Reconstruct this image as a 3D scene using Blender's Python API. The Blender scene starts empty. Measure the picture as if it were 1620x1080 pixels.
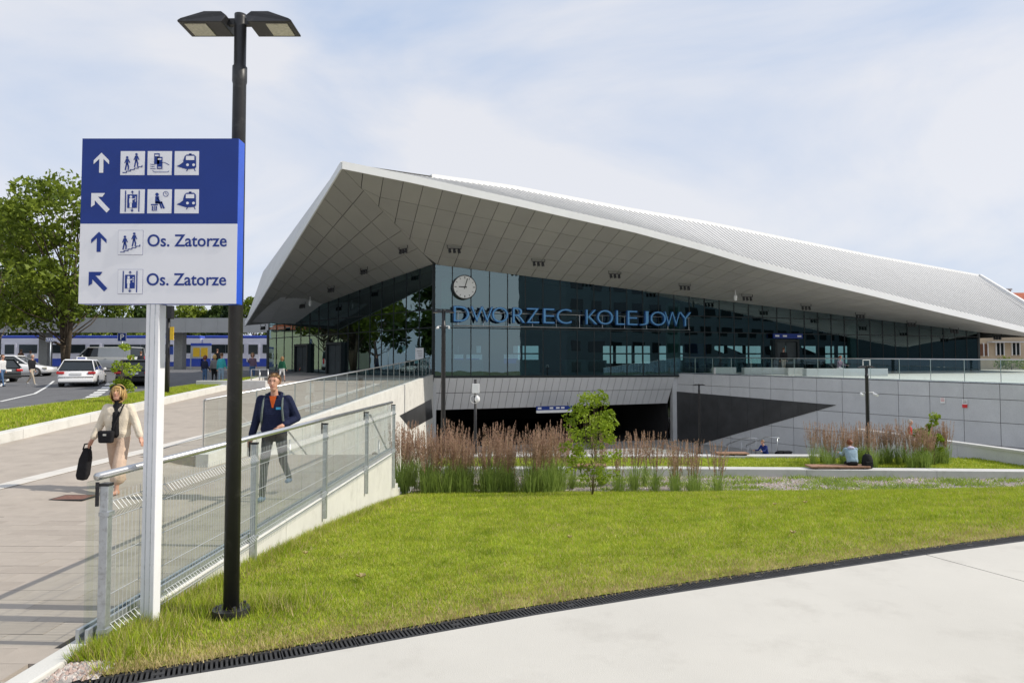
import bpy, bmesh, math, random
import numpy as np
from mathutils import Vector, Matrix
R = math.radians
random.seed(7); rng = np.random.default_rng(7)
S = bpy.context.scene
COL = S.collection
# ------------------------------------------------------------------ camera
EYE = Vector((0, 0, 1.95)); PITCH = R(2.28); F = 1080.0
cam = bpy.data.cameras.new('camera'); cam.lens = 24; cam.sensor_width = 36; cam.clip_end = 3000; cam.clip_start = .05
co = bpy.data.objects.new('camera', cam); COL.objects.link(co)
co.location = EYE; co.rotation_euler = (math.pi/2 + PITCH, 0, 0); S.camera = co
# ------------------------------------------------------------------ sky
SUN_EL, SUN_AZ = R(40), R(93)          # azimuth measured from +Y towards +X
w = bpy.data.worlds.new('World'); S.world = w; w.use_nodes = True
nt = w.node_tree; nt.nodes.clear(); N = nt.nodes.new; LK = nt.links.new
out = N('ShaderNodeOutputWorld'); bg = N('ShaderNodeBackground'); bg.inputs[1].default_value = .1
sky = N('ShaderNodeTexSky'); sky.sky_type = 'NISHITA'; sky.sun_disc = False
sky.sun_elevation = SUN_EL; sky.sun_rotation = SUN_AZ; sky.air_density = 1.0; sky.dust_density = 1.0
tc = N('ShaderNodeTexCoord'); mp = N('ShaderNodeMapping'); mp.inputs['Scale'].default_value = (1, 1, 2.6); mp.inputs['Rotation'].default_value = (0, R(14), R(20))
no = N('ShaderNodeTexNoise'); no.inputs['Scale'].default_value = 1.7; no.inputs['Detail'].default_value = 9; no.inputs['Roughness'].default_value = .52
no.inputs['Distortion'].default_value = .5
cr = N('ShaderNodeValToRGB'); cr.color_ramp.elements[0].position = .34; cr.color_ramp.elements[1].position = .60
cr.color_ramp.elements[0].color = (0,)*3 + (1,); cr.color_ramp.elements[1].color = (1,)*3 + (1,)
cl = N('ShaderNodeMix'); cl.data_type = 'RGBA'; cl.inputs['A'].default_value = (5.3, 6.6, 8.9, 1); cl.inputs['B'].default_value = (8.9, 9.0, 9.5, 1)   # thin veil / thick cloud
mx = N('ShaderNodeMix'); mx.data_type = 'RGBA'; mx.inputs['Factor'].default_value = .86
LK(tc.outputs['Generated'], mp.inputs[0]); LK(mp.outputs[0], no.inputs['Vector']); LK(no.outputs['Fac'], cr.inputs[0])
LK(cr.outputs[0], cl.inputs['Factor']); LK(sky.outputs[0], mx.inputs['A']); LK(cl.outputs['Result'], mx.inputs['B']); LK(mx.outputs['Result'], bg.inputs[0]); LK(bg.outputs[0], out.inputs[0])
# ------------------------------------------------------------------ sun
sl = bpy.data.lights.new('sun', 'SUN'); sl.energy = 4.0; sl.angle = R(.6); sl.color = (1, .93, .82)
so = bpy.data.objects.new('sun', sl); COL.objects.link(so); so.location = (60, 0, 60)
sd = Vector((math.sin(SUN_AZ)*math.cos(SUN_EL), math.cos(SUN_AZ)*math.cos(SUN_EL), math.sin(SUN_EL)))
so.rotation_euler = (-sd).to_track_quat('-Z', 'Y').to_euler()
vs = S.view_settings; vs.view_transform = 'Standard'; vs.look = 'None'; vs.exposure = 0; vs.gamma = 1
# ------------------------------------------------------------------ measuring helpers
def ray(x, y):
    u, v = (x-810)/F, (540-y)/F
    return Vector((u, math.cos(PITCH)-v*math.sin(PITCH), math.sin(PITCH)+v*math.cos(PITCH)))
def P(x, y, Y): r = ray(x, y); return EYE + r*(Y/r.y)
def Pz(x, y, z): r = ray(x, y); return EYE + r*((z-EYE.z)/r.z)
def Ppl(x, y, p0, n):
    r = ray(x, y); return EYE + r*((p0-EYE).dot(n)/r.dot(n))
def px(p):
    d = p-EYE; f = d.y*math.cos(PITCH)+d.z*math.sin(PITCH); return 810+F*d.x/f
def itp(x, xs, ys): return float(np.interp(x, xs, ys))
def lerp(a, b, t): return a+(b-a)*t
# ------------------------------------------------------------------ materials
def mat(name, c, rough=.6, metal=0, var=.12, scale=8, bump=0, bscale=60, spec=.4, c2=None, coat=0, emit=None):
    m = bpy.data.materials.new(name); m.use_nodes = True; t = m.node_tree; b = t.nodes['Principled BSDF']
    b.inputs['Roughness'].default_value = rough; b.inputs['Metallic'].default_value = metal; b.inputs['Specular IOR Level'].default_value = spec
    if coat: b.inputs['Coat Weight'].default_value = coat
    tcn = t.nodes.new('ShaderNodeTexCoord')
    n = t.nodes.new('ShaderNodeTexNoise'); n.inputs['Scale'].default_value = scale; n.inputs['Detail'].default_value = 6; n.inputs['Roughness'].default_value = .62
    t.links.new(tcn.outputs['Object'], n.inputs['Vector'])
    k = t.nodes.new('ShaderNodeValToRGB'); e = k.color_ramp.elements; e[0].position = .3; e[1].position = .7
    a = [max(0, x*(1-var)) for x in c]; bb = [min(1, x*(1+var)) for x in c] if c2 is None else c2
    e[0].color = (*a, 1); e[1].color = (*bb, 1)
    t.links.new(n.outputs['Fac'], k.inputs[0]); t.links.new(k.outputs[0], b.inputs['Base Color'])
    if bump:
        n2 = t.nodes.new('ShaderNodeTexNoise'); n2.inputs['Scale'].default_value = bscale; n2.inputs['Detail'].default_value = 4
        t.links.new(tcn.outputs['Object'], n2.inputs['Vector'])
        bp = t.nodes.new('ShaderNodeBump'); bp.inputs['Strength'].default_value = bump; bp.inputs['Distance'].default_value = .02
        t.links.new(n2.outputs['Fac'], bp.inputs['Height']); t.links.new(bp.outputs[0], b.inputs['Normal'])
    if emit: b.inputs['Emission Color'].default_value = (*emit[:3], 1); b.inputs['Emission Strength'].default_value = emit[3]
    return m
def glass(name, tint, refl=.06, ior=1.5, rough=0):
    m = bpy.data.materials.new(name); m.use_nodes = True; t = m.node_tree; t.nodes.clear()
    o = t.nodes.new('ShaderNodeOutputMaterial'); mxs = t.nodes.new('ShaderNodeMixShader'); tr = t.nodes.new('ShaderNodeBsdfTransparent'); g = t.nodes.new('ShaderNodeBsdfGlossy')
    fr = t.nodes.new('ShaderNodeFresnel'); fr.inputs[0].default_value = ior; ad = t.nodes.new('ShaderNodeMath'); ad.operation = 'ADD'; ad.inputs[1].default_value = refl; ad.use_clamp = True
    tcn = t.nodes.new('ShaderNodeTexCoord'); nz = t.nodes.new('ShaderNodeTexNoise'); nz.inputs['Scale'].default_value = .6; bp = t.nodes.new('ShaderNodeBump'); bp.inputs['Strength'].default_value = .02; bp.inputs['Distance'].default_value = .1
    t.links.new(tcn.outputs['Object'], nz.inputs['Vector']); t.links.new(nz.outputs['Fac'], bp.inputs['Height']); t.links.new(bp.outputs[0], g.inputs['Normal'])
    tr.inputs[0].default_value = (*tint, 1); g.inputs['Roughness'].default_value = rough; g.inputs[0].default_value = (.66, .88, .93, 1)
    ge = t.nodes.new('ShaderNodeNewGeometry'); fm = t.nodes.new('ShaderNodeMath'); fm.operation = 'SUBTRACT'; fm.inputs[0].default_value = 1; t.links.new(ge.outputs['Backfacing'], fm.inputs[1])
    mu = t.nodes.new('ShaderNodeMath'); mu.operation = 'MULTIPLY'; t.links.new(ad.outputs[0], mu.inputs[0]); t.links.new(fm.outputs[0], mu.inputs[1])   # only the outer face of a pane mirrors
    t.links.new(fr.outputs[0], ad.inputs[0]); t.links.new(mu.outputs[0], mxs.inputs[0]); t.links.new(tr.outputs[0], mxs.inputs[1]); t.links.new(g.outputs[0], mxs.inputs[2]); t.links.new(mxs.outputs[0], o.inputs[0])
    return m
def leafmat(name, c, c2, scale=3, trans=.35):
    m = mat(name, c, .55, 0, .3, scale, c2=c2, spec=.25); t = m.node_tree; b = t.nodes['Principled BSDF']
    tl = t.nodes.new('ShaderNodeBsdfTranslucent'); k = [n for n in t.nodes if n.type == 'VALTORGB'][0]
    t.links.new(k.outputs[0], tl.inputs[0]); ms = t.nodes.new('ShaderNodeMixShader'); ms.inputs[0].default_value = trans
    o = [n for n in t.nodes if n.type == 'OUTPUT_MATERIAL'][0]
    t.links.new(b.outputs[0], ms.inputs[1]); t.links.new(tl.outputs[0], ms.inputs[2]); t.links.new(ms.outputs[0], o.inputs[0])
    return m
M = dict(
 apron=mat('pale_concrete', (.545, .525, .475), .8, 0, .045, .7, .2, 120), joint=mat('joint_dark', (.09, .085, .08), .9),
 paver=mat('beige_paver', (.40, .35, .298), .85, 0, .1, 2.2, .25, 120), paver2=mat('beige_paver_dark', (.365, .318, .27), .85, 0, .1, 2.2, .25, 120),
 paver3=mat('beige_paver_pale', (.425, .373, .318), .85, 0, .1, 2.2, .25, 120),
 tactile=mat('white_tactile', (.62, .59, .54), .8, 0, .06, 3), wconc=mat('white_concrete', (.62, .61, .57), .8, 0, .07, 1.6, .15, 70),
 bconc=mat('bench_concrete', (.56, .555, .54), .8, 0, .06, 1.6, .1, 70),
 gconc=mat('grey_concrete', (.56, .565, .57), .8, 0, .07, 1.2, .15, 50), gconc2=mat('grey_concrete_light', (.59, .595, .60), .8, 0, .07, 1.2, .15, 50),
 asphalt=mat('asphalt', (.13, .13, .135), .9, 0, .2, 1.5, .3, 150), plaza=mat('plaza_paving', (.30, .285, .265), .85, 0, .12, 1.3, .2, 60),
 lowfloor=mat('lower_paving', (.40, .39, .37), .85, 0, .1, 1.5, .2, 60), paint=mat('road_paint', (.72, .72, .70), .7, 0, .1, 6),
 earth=mat('field_earth', (.10, .12, .05), .95, 0, .3, .2, .3, 5), soil=mat('lawn_soil', (.24, .31, .03), .95, 0, .3, 3, .5, 60, c2=(.38, .41, .06)),
 gravel=mat('gravel_ground', (.30, .25, .22), .95, 0, .35, 30, .8, 60, c2=(.42, .36, .33)),
 black=mat('black_coating', (.022, .022, .024), .42, 0, .15, 12), iron=mat('cast_iron', (.035, .035, .037), .6, 0, .3, 20, .3, 80), blackpanel=mat('black_panel', (.05, .051, .053), .35, 0, .25, 1.2),
 galv=mat('galvanised_steel', (.50, .53, .56), .42, .75, .12, 14), steel=mat('brushed_steel', (.62, .62, .62), .3, .9, .08, 20), wire=mat('galvanised_wire', (.46, .48, .49), .55, .5, .1, 20),
 whitepost=mat('white_post', (.78, .78, .80), .4, 0, .04, 4), signwhite=mat('sign_white', (.82, .82, .86), .35, 0, .02, 3), signblue=mat('sign_blue', (.008, .036, .235), .45, 0, .06, 3), signedge=mat('sign_edge_blue', (.015, .075, .5), .35, 0, .1, 6),
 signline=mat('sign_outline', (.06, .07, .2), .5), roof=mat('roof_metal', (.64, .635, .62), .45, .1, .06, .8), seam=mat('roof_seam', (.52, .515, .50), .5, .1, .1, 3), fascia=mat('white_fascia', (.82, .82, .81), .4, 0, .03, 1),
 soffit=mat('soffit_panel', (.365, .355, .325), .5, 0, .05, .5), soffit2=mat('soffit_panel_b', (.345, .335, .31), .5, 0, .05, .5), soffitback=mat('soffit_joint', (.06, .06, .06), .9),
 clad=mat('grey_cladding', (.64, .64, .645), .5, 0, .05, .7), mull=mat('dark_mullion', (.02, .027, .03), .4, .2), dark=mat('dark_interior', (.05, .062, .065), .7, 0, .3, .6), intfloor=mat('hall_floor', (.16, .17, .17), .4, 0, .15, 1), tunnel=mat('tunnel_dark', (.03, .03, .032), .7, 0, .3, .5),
 greencol=mat('pale_green_column', (.40, .52, .42), .5, 0, .06, 1), letter=mat('letter_face_blue', (.14, .38, .66), .4, 0, .05, 3), letterside=mat('letter_side_blue', (.018, .10, .32), .4),
 white=mat('white_paint', (.78, .78, .77), .4, 0, .03, 4), yellow=mat('yellow_poster', (.75, .48, .03), .6), red=mat('red_print', (.6, .03, .03), .5),
 wood=mat('bench_wood', (.33, .17, .10), .6, 0, .25, 9, .2, 40, c2=(.42, .25, .17)), lens=mat('lamp_lens', (.52, .49, .40), .25, 0, .2, 40),
 trainw=mat('train_white', (.78, .78, .88), .35, 0, .05, 1), trainb=mat('train_blue', (.03, .07, .42), .35, 0, .1, 1), trainwin=mat('train_window', (.02, .03, .035), .15, 0, .3, .7),
 canopy=mat('canopy_metal', (.42, .43, .44), .5, 0, .07, .6), col=mat('platform_column', (.3, .3, .29), .8), bark=mat('bark', (.10, .075, .05), .9, 0, .35, 6, .6, 25), twig=mat('twig', (.17, .13, .07), .8),
 plaster=mat('beige_plaster', (.50, .40, .28), .85, 0, .1, .8), tile=mat('red_tile', (.36, .09, .04), .8, 0, .25, 2.5), brick=mat('chimney_brick', (.30, .19, .13), .85, 0, .25, 5), cream=mat('cream_wall', (.55, .55, .36), .8),
 carwhite=mat('car_white', (.78, .78, .78), .22, 0, .02, 2, coat=.6), carsilver=mat('van_silver', (.52, .53, .52), .3, .1, .03, 2, coat=.5), carblack=mat('car_black', (.018, .018, .02), .2, 0, .1, 2, coat=.6), cargrey=mat('car_dark_grey', (.06, .065, .07), .25, .2, .1, 2, coat=.6),
 carglass=mat('car_glass', (.014, .018, .02), .06, 0, .2, 2, spec=.7), tyre=mat('tyre', (.02, .02, .02), .85), rim=mat('wheel_rim', (.42, .42, .43), .35, .7), tail=mat('tail_light', (.5, .02, .02), .25), plate=mat('number_plate', (.7, .7, .7), .5),
 grassA=leafmat('grass_green', (.27, .39, .02), (.42, .54, .04), 2.5), grassB=leafmat('grass_yellow_green', (.44, .50, .045), (.56, .59, .08), 2.5), grassC=leafmat('grass_dry', (.52, .42, .17), (.66, .55, .28), 3),
 reed=leafmat('reed_leaf', (.24, .36, .07), (.42, .53, .15), 2), plume=leafmat('reed_plume', (.40, .245, .165), (.54, .37, .27), 3, .35),
 leafA=leafmat('tree_leaf', (.09, .15, .015), (.28, .35, .04), .6), leafB=leafmat('dark_tree_leaf', (.035, .075, .015), (.09, .14, .025), .5), leafC=leafmat('young_leaf', (.2, .31, .016), (.36, .46, .04), 2), conif=leafmat('conifer_leaf', (.015, .035, .015), (.03, .06, .02), .5, .15),
 gl=glass('facade_glass', (.40, .56, .56), .17), glb=glass('balustrade_glass', (.90, .95, .93), .02), glf=glass('fence_glass', (.935, .955, .94), .0),
 skin=mat('skin', (.55, .30, .21), .5, 0, .08, 12), hairblond=mat('hair_blond', (.50, .32, .11), .5, 0, .3, 40), hairbrown=mat('hair_brown', (.13, .065, .03), .5, 0, .3, 40), hairlight=mat('hair_light_brown', (.24, .135, .055), .5, 0, .3, 40), hairgrey=mat('hair_grey', (.45, .42, .38), .5, 0, .2, 40), hairred=mat('hair_auburn', (.17, .05, .018), .5, 0, .3, 40),
 dot=mat('eye_dark', (.03, .02, .015), .3), lip=mat('lip', (.42, .16, .13), .5),
)
def weather(m, scale, dark, amount, lo=.55, hi=.75):
    t = m.node_tree; b = t.nodes['Principled BSDF']; src = b.inputs['Base Color'].links[0].from_socket; tcn = [n for n in t.nodes if n.type == 'TEX_COORD'][0]
    n = t.nodes.new('ShaderNodeTexNoise'); n.inputs['Scale'].default_value = scale; n.inputs['Detail'].default_value = 8; n.inputs['Roughness'].default_value = .7; t.links.new(tcn.outputs['Object'], n.inputs['Vector'])
    k = t.nodes.new('ShaderNodeMapRange'); k.inputs[1].default_value = lo; k.inputs[2].default_value = hi; k.inputs[4].default_value = amount; t.links.new(n.outputs['Fac'], k.inputs[0])
    x = t.nodes.new('ShaderNodeMix'); x.data_type = 'RGBA'; x.inputs['B'].default_value = (*dark, 1); t.links.new(k.outputs[0], x.inputs['Factor']); t.links.new(src, x.inputs['A']); t.links.new(x.outputs['Result'], b.inputs['Base Color'])
weather(M['apron'], 1.1, (.36, .34, .30), .45, .52, .72); weather(M['apron'], 34, (.30, .28, .25), .5, .66, .78)
for k_ in ('wconc', 'bconc'): weather(M[k_], 2.2, (.36, .35, .31), .5, .52, .74)
for k_ in ('gconc', 'gconc2'): weather(M[k_], 26, (.40, .40, .41), .6, .5, .7)
for k_ in ('paver', 'paver2', 'paver3'): weather(M[k_], 1.4, (.22, .19, .165), .5, .52, .75)
weather(M['black'], 9, (.08, .078, .074), .6, .56, .72); weather(M['galv'], 30, (.32, .33, .34), .7, .5, .65); weather(M['whitepost'], 5, (.52, .51, .48), .35, .55, .72)
def cloth(name, c, var=.14): 
    if name not in M: M[name] = mat(name, c, .85, 0, var, 6, .9, 12, spec=.2)
    return M[name]
cloth('cream_jacket', (.68, .60, .48)); cloth('pink_beige_trousers', (.56, .42, .32)); cloth('black_cloth', (.016, .016, .018)); cloth('navy_hoodie', (.013, .018, .05)); cloth('charcoal_trousers', (.045, .045, .05)); cloth('orange_shirt', (.55, .10, .02))
cloth('denim', (.07, .13, .24)); cloth('light_denim', (.28, .38, .46)); cloth('grey_green_strap', (.14, .17, .16)); cloth('beige_trousers', (.42, .36, .28)); cloth('grey_top', (.22, .21, .21)); cloth('teal_jacket', (.05, .38, .40)); cloth('dark_green', (.015, .09, .05)); cloth('white_cloth', (.6, .6, .6)); cloth('red_jacket', (.48, .02, .02)); cloth('blue_shoe', (.14, .2, .3)); cloth('brown_cloth', (.16, .08, .05)); cloth('dark_navy', (.02, .025, .05)); cloth('blue_hood', (.02, .035, .16)); cloth('pale_hood', (.5, .48, .62)); cloth('plum', (.15, .1, .14))
# ------------------------------------------------------------------ mesh builder
class MB:
    def __init__(s): s.v = []; s.f = []; s.m = []
    def add(s, vs, fs, m=0):
        b = len(s.v); s.v += [tuple(v) for v in vs]; s.f += [tuple(i+b for i in f) for f in fs]; s.m += [m]*len(fs); return s
    def poly(s, pts, m=0): return s.add(pts, [range(len(pts))], m)
    def box(s, c, size, rz=0, m=0, rot=None):
        hx, hy, hz = [k/2 for k in size]; mt = rot if rot is not None else Matrix.Rotation(rz, 3, 'Z'); c = Vector(c)
        vs = [c + mt @ Vector((x*hx, y*hy, z*hz)) for z in (-1, 1) for x, y in ((-1, -1), (1, -1), (1, 1), (-1, 1))]
        return s.add(vs, [(3, 2, 1, 0), (4, 5, 6, 7), (0, 1, 5, 4), (1, 2, 6, 5), (2, 3, 7, 6), (3, 0, 4, 7)], m)
    def hexa(s, lo, hi, m=0):
        n = len(lo)
        return s.add(list(lo)+list(hi), [tuple(range(n-1, -1, -1)), tuple(range(n, 2*n))] + [(i, (i+1) % n, n+(i+1) % n, n+i) for i in range(n)], m)
    def extr(s, pts, d, m=0):
        d = Vector(d); pts = [Vector(p) for p in pts]; nn = Vector()
        for i in range(1, len(pts)-1): nn += (pts[i]-pts[0]).cross(pts[i+1]-pts[0])
        if nn.dot(d) < 0: pts.reverse()
        return s.hexa(pts, [p+d for p in pts], m)
    def tube(s, p0, p1, r0, r1=None, n=8, m=0): return s.path([p0, p1], [r0, r0 if r1 is None else r1], n, m)
    def path(s, pts, rs, n=8, m=0):
        pts = [Vector(p) for p in pts]
        if not hasattr(rs, '__len__'): rs = [rs]*len(pts)
        b = len(s.v); prev = None
        for i, p in enumerate(pts):
            t = (pts[min(i+1, len(pts)-1)]-pts[max(i-1, 0)]).normalized()
            a = prev - t*prev.dot(t) if prev is not None else (Vector((0, 0, 1)) if abs(t.z) < .9 else Vector((1, 0, 0))).cross(t)
            a.normalize(); prev = a; c = t.cross(a)
            for k in range(n): q = p + (a*math.cos(k*2*math.pi/n)+c*math.sin(k*2*math.pi/n))*rs[i]; s.v.append(tuple(q))
        for i in range(len(pts)-1):
            for k in range(n): s.f.append((b+i*n+k, b+i*n+(k+1) % n, b+(i+1)*n+(k+1) % n, b+(i+1)*n+k)); s.m.append(m)
        s.f.append(tuple(b+k for k in range(n-1, -1, -1))); s.f.append(tuple(b+(len(pts)-1)*n+k for k in range(n))); s.m += [m, m]
        return s
    def ell(s, c, r, rot=None, nu=12, nv=8, m=0):
        c = Vector(c); rot = rot or Matrix.Identity(3); vs = []; fs = []
        for j in range(1, nv):
            a = math.pi*j/nv
            for i in range(nu):
                t = 2*math.pi*i/nu; vs.append(c+rot @ Vector((r[0]*math.sin(a)*math.cos(t), r[1]*math.sin(a)*math.sin(t), r[2]*math.cos(a))))
        vs += [c+rot @ Vector((0, 0, r[2])), c-rot @ Vector((0, 0, r[2]))]; T = len(vs)-2
        for j in range(nv-2):
            for i in range(nu): fs.append((j*nu+i, (j+1)*nu+i, (j+1)*nu+(i+1) % nu, j*nu+(i+1) % nu))
        for i in range(nu): fs.append((T, i, (i+1) % nu)); fs.append((T+1, (nv-2)*nu+(i+1) % nu, (nv-2)*nu+i))
        return s.add(vs, fs, m)
    def build(s, name, mats, parent=None, smooth=False, bevel=0, local=False):
        me = bpy.data.meshes.new(name)
        vs = s.v
        if parent is not None and not local:
            iv = wm(parent).inverted(); vs = [tuple(iv @ Vector(v)) for v in vs]
        me.from_pydata(vs, [], s.f)
        for m in (mats if isinstance(mats, (list, tuple)) else [mats]): me.materials.append(M[m] if isinstance(m, str) else m)
        me.polygons.foreach_set('material_index', s.m)
        if smooth: me.polygons.foreach_set('use_smooth', [True]*len(s.f))
        me.update()
        return link(name, me, parent, bevel)
def wm(o):
    m = Matrix.LocRotScale(o.location, o.rotation_euler, o.scale)
    return wm(o.parent) @ m if o.parent else m
def link(name, me, parent=None, bevel=0):
    o = bpy.data.objects.new(name, me); COL.objects.link(o); o.parent = parent
    if bevel:
        b = o.modifiers.new('bevel', 'BEVEL'); b.width = bevel; b.segments = 2; b.limit_method = 'ANGLE'
    return o
def tag(o, label=None, cat=None, group=None, kind=None):
    for k, v in (('label', label), ('category', cat), ('group', group), ('kind', kind)):
        if v: o[k] = v
    return o
def thing(name, label, cat, loc=(0, 0, 0), rz=0, group=None):
    o = bpy.data.objects.new(name, None); COL.objects.link(o); o.location = loc; o.rotation_euler = (0, 0, rz); o.empty_display_size = .2
    return tag(o, label, cat, group)
def copy_tree(o, parent=None):
    c = o.copy(); COL.objects.link(c); c.parent = parent
    for ch in list(o.children): copy_tree(ch, c)
    return c
def struct(o): o['kind'] = 'structure'; return o
def tris(name, V, mi, mats, parent=None):
    """V: (n,3,3) triangles, mi: material index per triangle"""
    V = np.asarray(V, dtype=np.float32); n = len(V); me = bpy.data.meshes.new(name)
    me.vertices.add(n*3); me.vertices.foreach_set('co', V.reshape(-1)); me.loops.add(n*3); me.loops.foreach_set('vertex_index', np.arange(n*3, dtype=np.int32))
    me.polygons.add(n); me.polygons.foreach_set('loop_start', np.arange(0, n*3, 3, dtype=np.int32)); me.polygons.foreach_set('loop_total', np.full(n, 3, dtype=np.int32))
    for m in mats: me.materials.append(M[m])
    me.polygons.foreach_set('material_index', np.asarray(mi, dtype=np.int32)); me.update(calc_edges=True)
    return link(name, me, parent)
def grid(name, xs, ys, zf, m, parent=None):
    V = [(x(y) if callable(x) else x, y) for y in ys for x in xs]; nx = len(xs); mb = MB()
    mb.add([(x, y, zf(x, y)) for x, y in V], [(j*nx+i, j*nx+i+1, (j+1)*nx+i+1, (j+1)*nx+i) for j in range(len(ys)-1) for i in range(nx-1)])
    return mb.build(name, m, parent, smooth=True)
def text_mesh(s, size, ext, off=0, align='LEFT'):
    c = bpy.data.curves.new('text', 'FONT'); c.body = s; c.size = size; c.extrude = ext; c.offset = off; c.align_x = align; c.resolution_u = 4
    o = bpy.data.objects.new('text', c); COL.objects.link(o); dg = bpy.context.evaluated_depsgraph_get(); dg.update()
    me = bpy.data.meshes.new_from_object(o.evaluated_get(dg)); bpy.data.objects.remove(o); return me
# ================================================================== TERRAIN
DX = [-8, -2.85, -1.42, .19, 1.46, 4.53, 6.12, 14, 40]; DY = [2.1, 4.32, 4.94, 5.72, 6.27, 7.55, 8.16, 10.9, 17]
def drain_y(x): return itp(x, DX, DY)
FAR = 19.2
def lawn_z(x, y):
    d = drain_y(x)+.02; t = max(0, min(1, (y-d)/max(1, FAR-d))); return -1.5*t**1.3
def gl(y): return itp(y, [-50, 0, 20, 37, 56, 90], [.3, .42, .6, .97, 1.8, 1.9])
def rampz(y): return max(0, min(1.52, .0466*(y-9.1)))
def sst(a, b, x): t = max(0, min(1, (x-a)/(b-a))); return t*t*(3-2*t)
def left_z(x, y):
    k = sst(-16.2, -11.6, x); r = rampz(y)
    if y > 41: r = 1.52 + (gl(y)-1.52)*sst(41, 56, y)*.6
    return gl(y)*(1-k)+r*k
struct(MB().poly([(-900, -900, -3.3), (900, -900, -3.3), (900, 1500, -3.3), (-900, 1500, -3.3)]).build('ground', 'earth'))
struct(MB().poly([(-500, 90, 1.85), (500, 90, 1.85), (900, 1400, 2.2), (-900, 1400, 2.2)]).build('far_field', 'earth'))
# pale foreground concrete, split by its joint
apron = struct(MB().poly([(-30, -40, -.06), (60, -40, -.06), (60, 17, -.06), (-3.3, 3.9, -.06), (-30, 3.9, -.06)]).build('concrete_apron', 'joint'))
DW = .2
def edge(x): return drain_y(x)-DW*1.12
j0, j1 = Pz(1465, 877, 0), Pz(1620, 919, 0); jd = (j1-j0).normalized(); jl = j1+jd*9; jn = Vector((jd.y, -jd.x, 0))*.008
def slab(poly):
    return struct(MB().extr([(p[0], p[1], -.05) for p in poly], (0, 0, .05)).build('slab', 'apron', apron))
xsl = [-2.95, -1.42, .19, 1.46, 3, j0.x]
slab([(-2.95, -6), (jl.x-.02, -6), (jl.x+jn.x, jl.y+jn.y), (j0.x+jn.x, edge(j0.x)+jn.y)] + [(x, edge(x)) for x in reversed(xsl[:-1])])
slab([(jl.x-jn.x, jl.y-jn.y), (jl.x+.02, -6), (60, -6), (60, 17), (40, edge(40))] + [(x, edge(x)) for x in (14, 8, 6.12, j0.x+.01)])
slab([(-12, -40), (60, -40), (60, -6.02), (-12, -6.02)])
# walkway: landing, ramp
wk = struct(grid('walkway', [-12.2, -9, -6.2, -2.9], [-40, 3.6, 9.3], lambda x, y: -.035 if y < 9.3 else 0, 'joint'))
struct(grid('landing', [-6.2, -2.9], [9.1, 12, 15.6], lambda x, y: 0, 'paver')); 
YS = [9.1]+list(np.arange(10, 14, 1.0))+[13.59, 13.61]+list(np.arange(14, 42, 1.0))+[41.5]
def kerbx(y): return itp(y, [-40, 9, 15, 27.5, 42], [-11.2, -11.0, -11.3, -12.5, -13.6])
def wallx(y): return -6.2+.041*(y-15.8)
struct(grid('ramp', [kerbx, lambda y: -9, lambda y: -7.4 if y < 13.6 else wallx(y)], YS, lambda x, y: rampz(y), 'paver'))
struct(grid('ramp_fillet', [-7.4, -7.0, -6.6, -6.2], [9.1, 10, 11, 12, 13, 13.62], lambda x, y: rampz(y)*sst(-6.2, -7.4, x), 'paver'))
struct(MB().box((-6.84, 13.68, -.15+rampz(13.6)/2-.002), (1.13, .13, .3+rampz(13.6))).build('ramp_riser', 'paver'))
# pavers near the camera: each one a piece
pm = {}
for k, nm in enumerate(('paver', 'paver2', 'paver3')):
    o = MB().box((0, 0, 0), (.4965, .2465, .035)).build('paver', nm); pm[k] = o.data; bpy.data.objects.remove(o)
cnt = 0; rest = MB()
for r_ in range(-4, 46):
    y = -1.9+.25*r_+.125
    if y > 9.1: continue
    for c in range(0, 17):
        x = -3.2-.5*c-(.25 if r_ % 2 else 0)
        if x < -11: continue
        z = -.0175+random.uniform(-.0015, .0015)
        if y > 4.0 and abs(x)/y < .80 and cnt < 300:
            o = bpy.data.objects.new('paver', pm[random.choice((0, 0, 0, 1, 2))]); COL.objects.link(o); o.parent = wk; o.location = (x, y, z); o.rotation_euler.z = random.uniform(-.006, .006); cnt += 1
        else: rest.box((x, y, z), (.4965, .2465, .035), m=random.choice((0, 0, 0, 1, 2)))
tag(rest.build('pavers', ['paver', 'paver2', 'paver3'], wk), kind='stuff')
# tactile strip as short tiles
tp = [Vector((-8.9, 7, 0)), Vector((-8.1, 10.8, 0)), Vector((-7.25, 17.1, 0)), Vector((-6.95, 26, 0)), Vector((-6.75, 34.3, 0)), Vector((-11.8, 37.5, 0))]
st = struct(MB().poly([(p.x+o_, p.y, left_z(p.x, p.y)+.003) for p, o_ in ((tp[0], 0), (tp[0], .01), (tp[0], .02))]).build('tactile_strip', 'tactile'))
for a, b in zip(tp[:-1], tp[1:]):
    n = max(2, int((b-a).length/.6)); s_ = (b-a).cross(Vector((0, 0, 1))).normalized()*.17
    for i in range(n):
        p, q = a.lerp(b, i/n), a.lerp(b, (i+.985)/n)
        zz = [rampz(k.y)+.006 if k.y < 41 else left_z(k.x, k.y)+.006 for k in (p, q)]
        MB().extr([(p.x-s_.x, p.y-s_.y, zz[0]), (p.x+s_.x, p.y+s_.y, zz[0]), (q.x+s_.x, q.y+s_.y, zz[1]), (q.x-s_.x, q.y-s_.y, zz[1])], (0, 0, .006)).build('tactile_tile', 'tactile', st)
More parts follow.
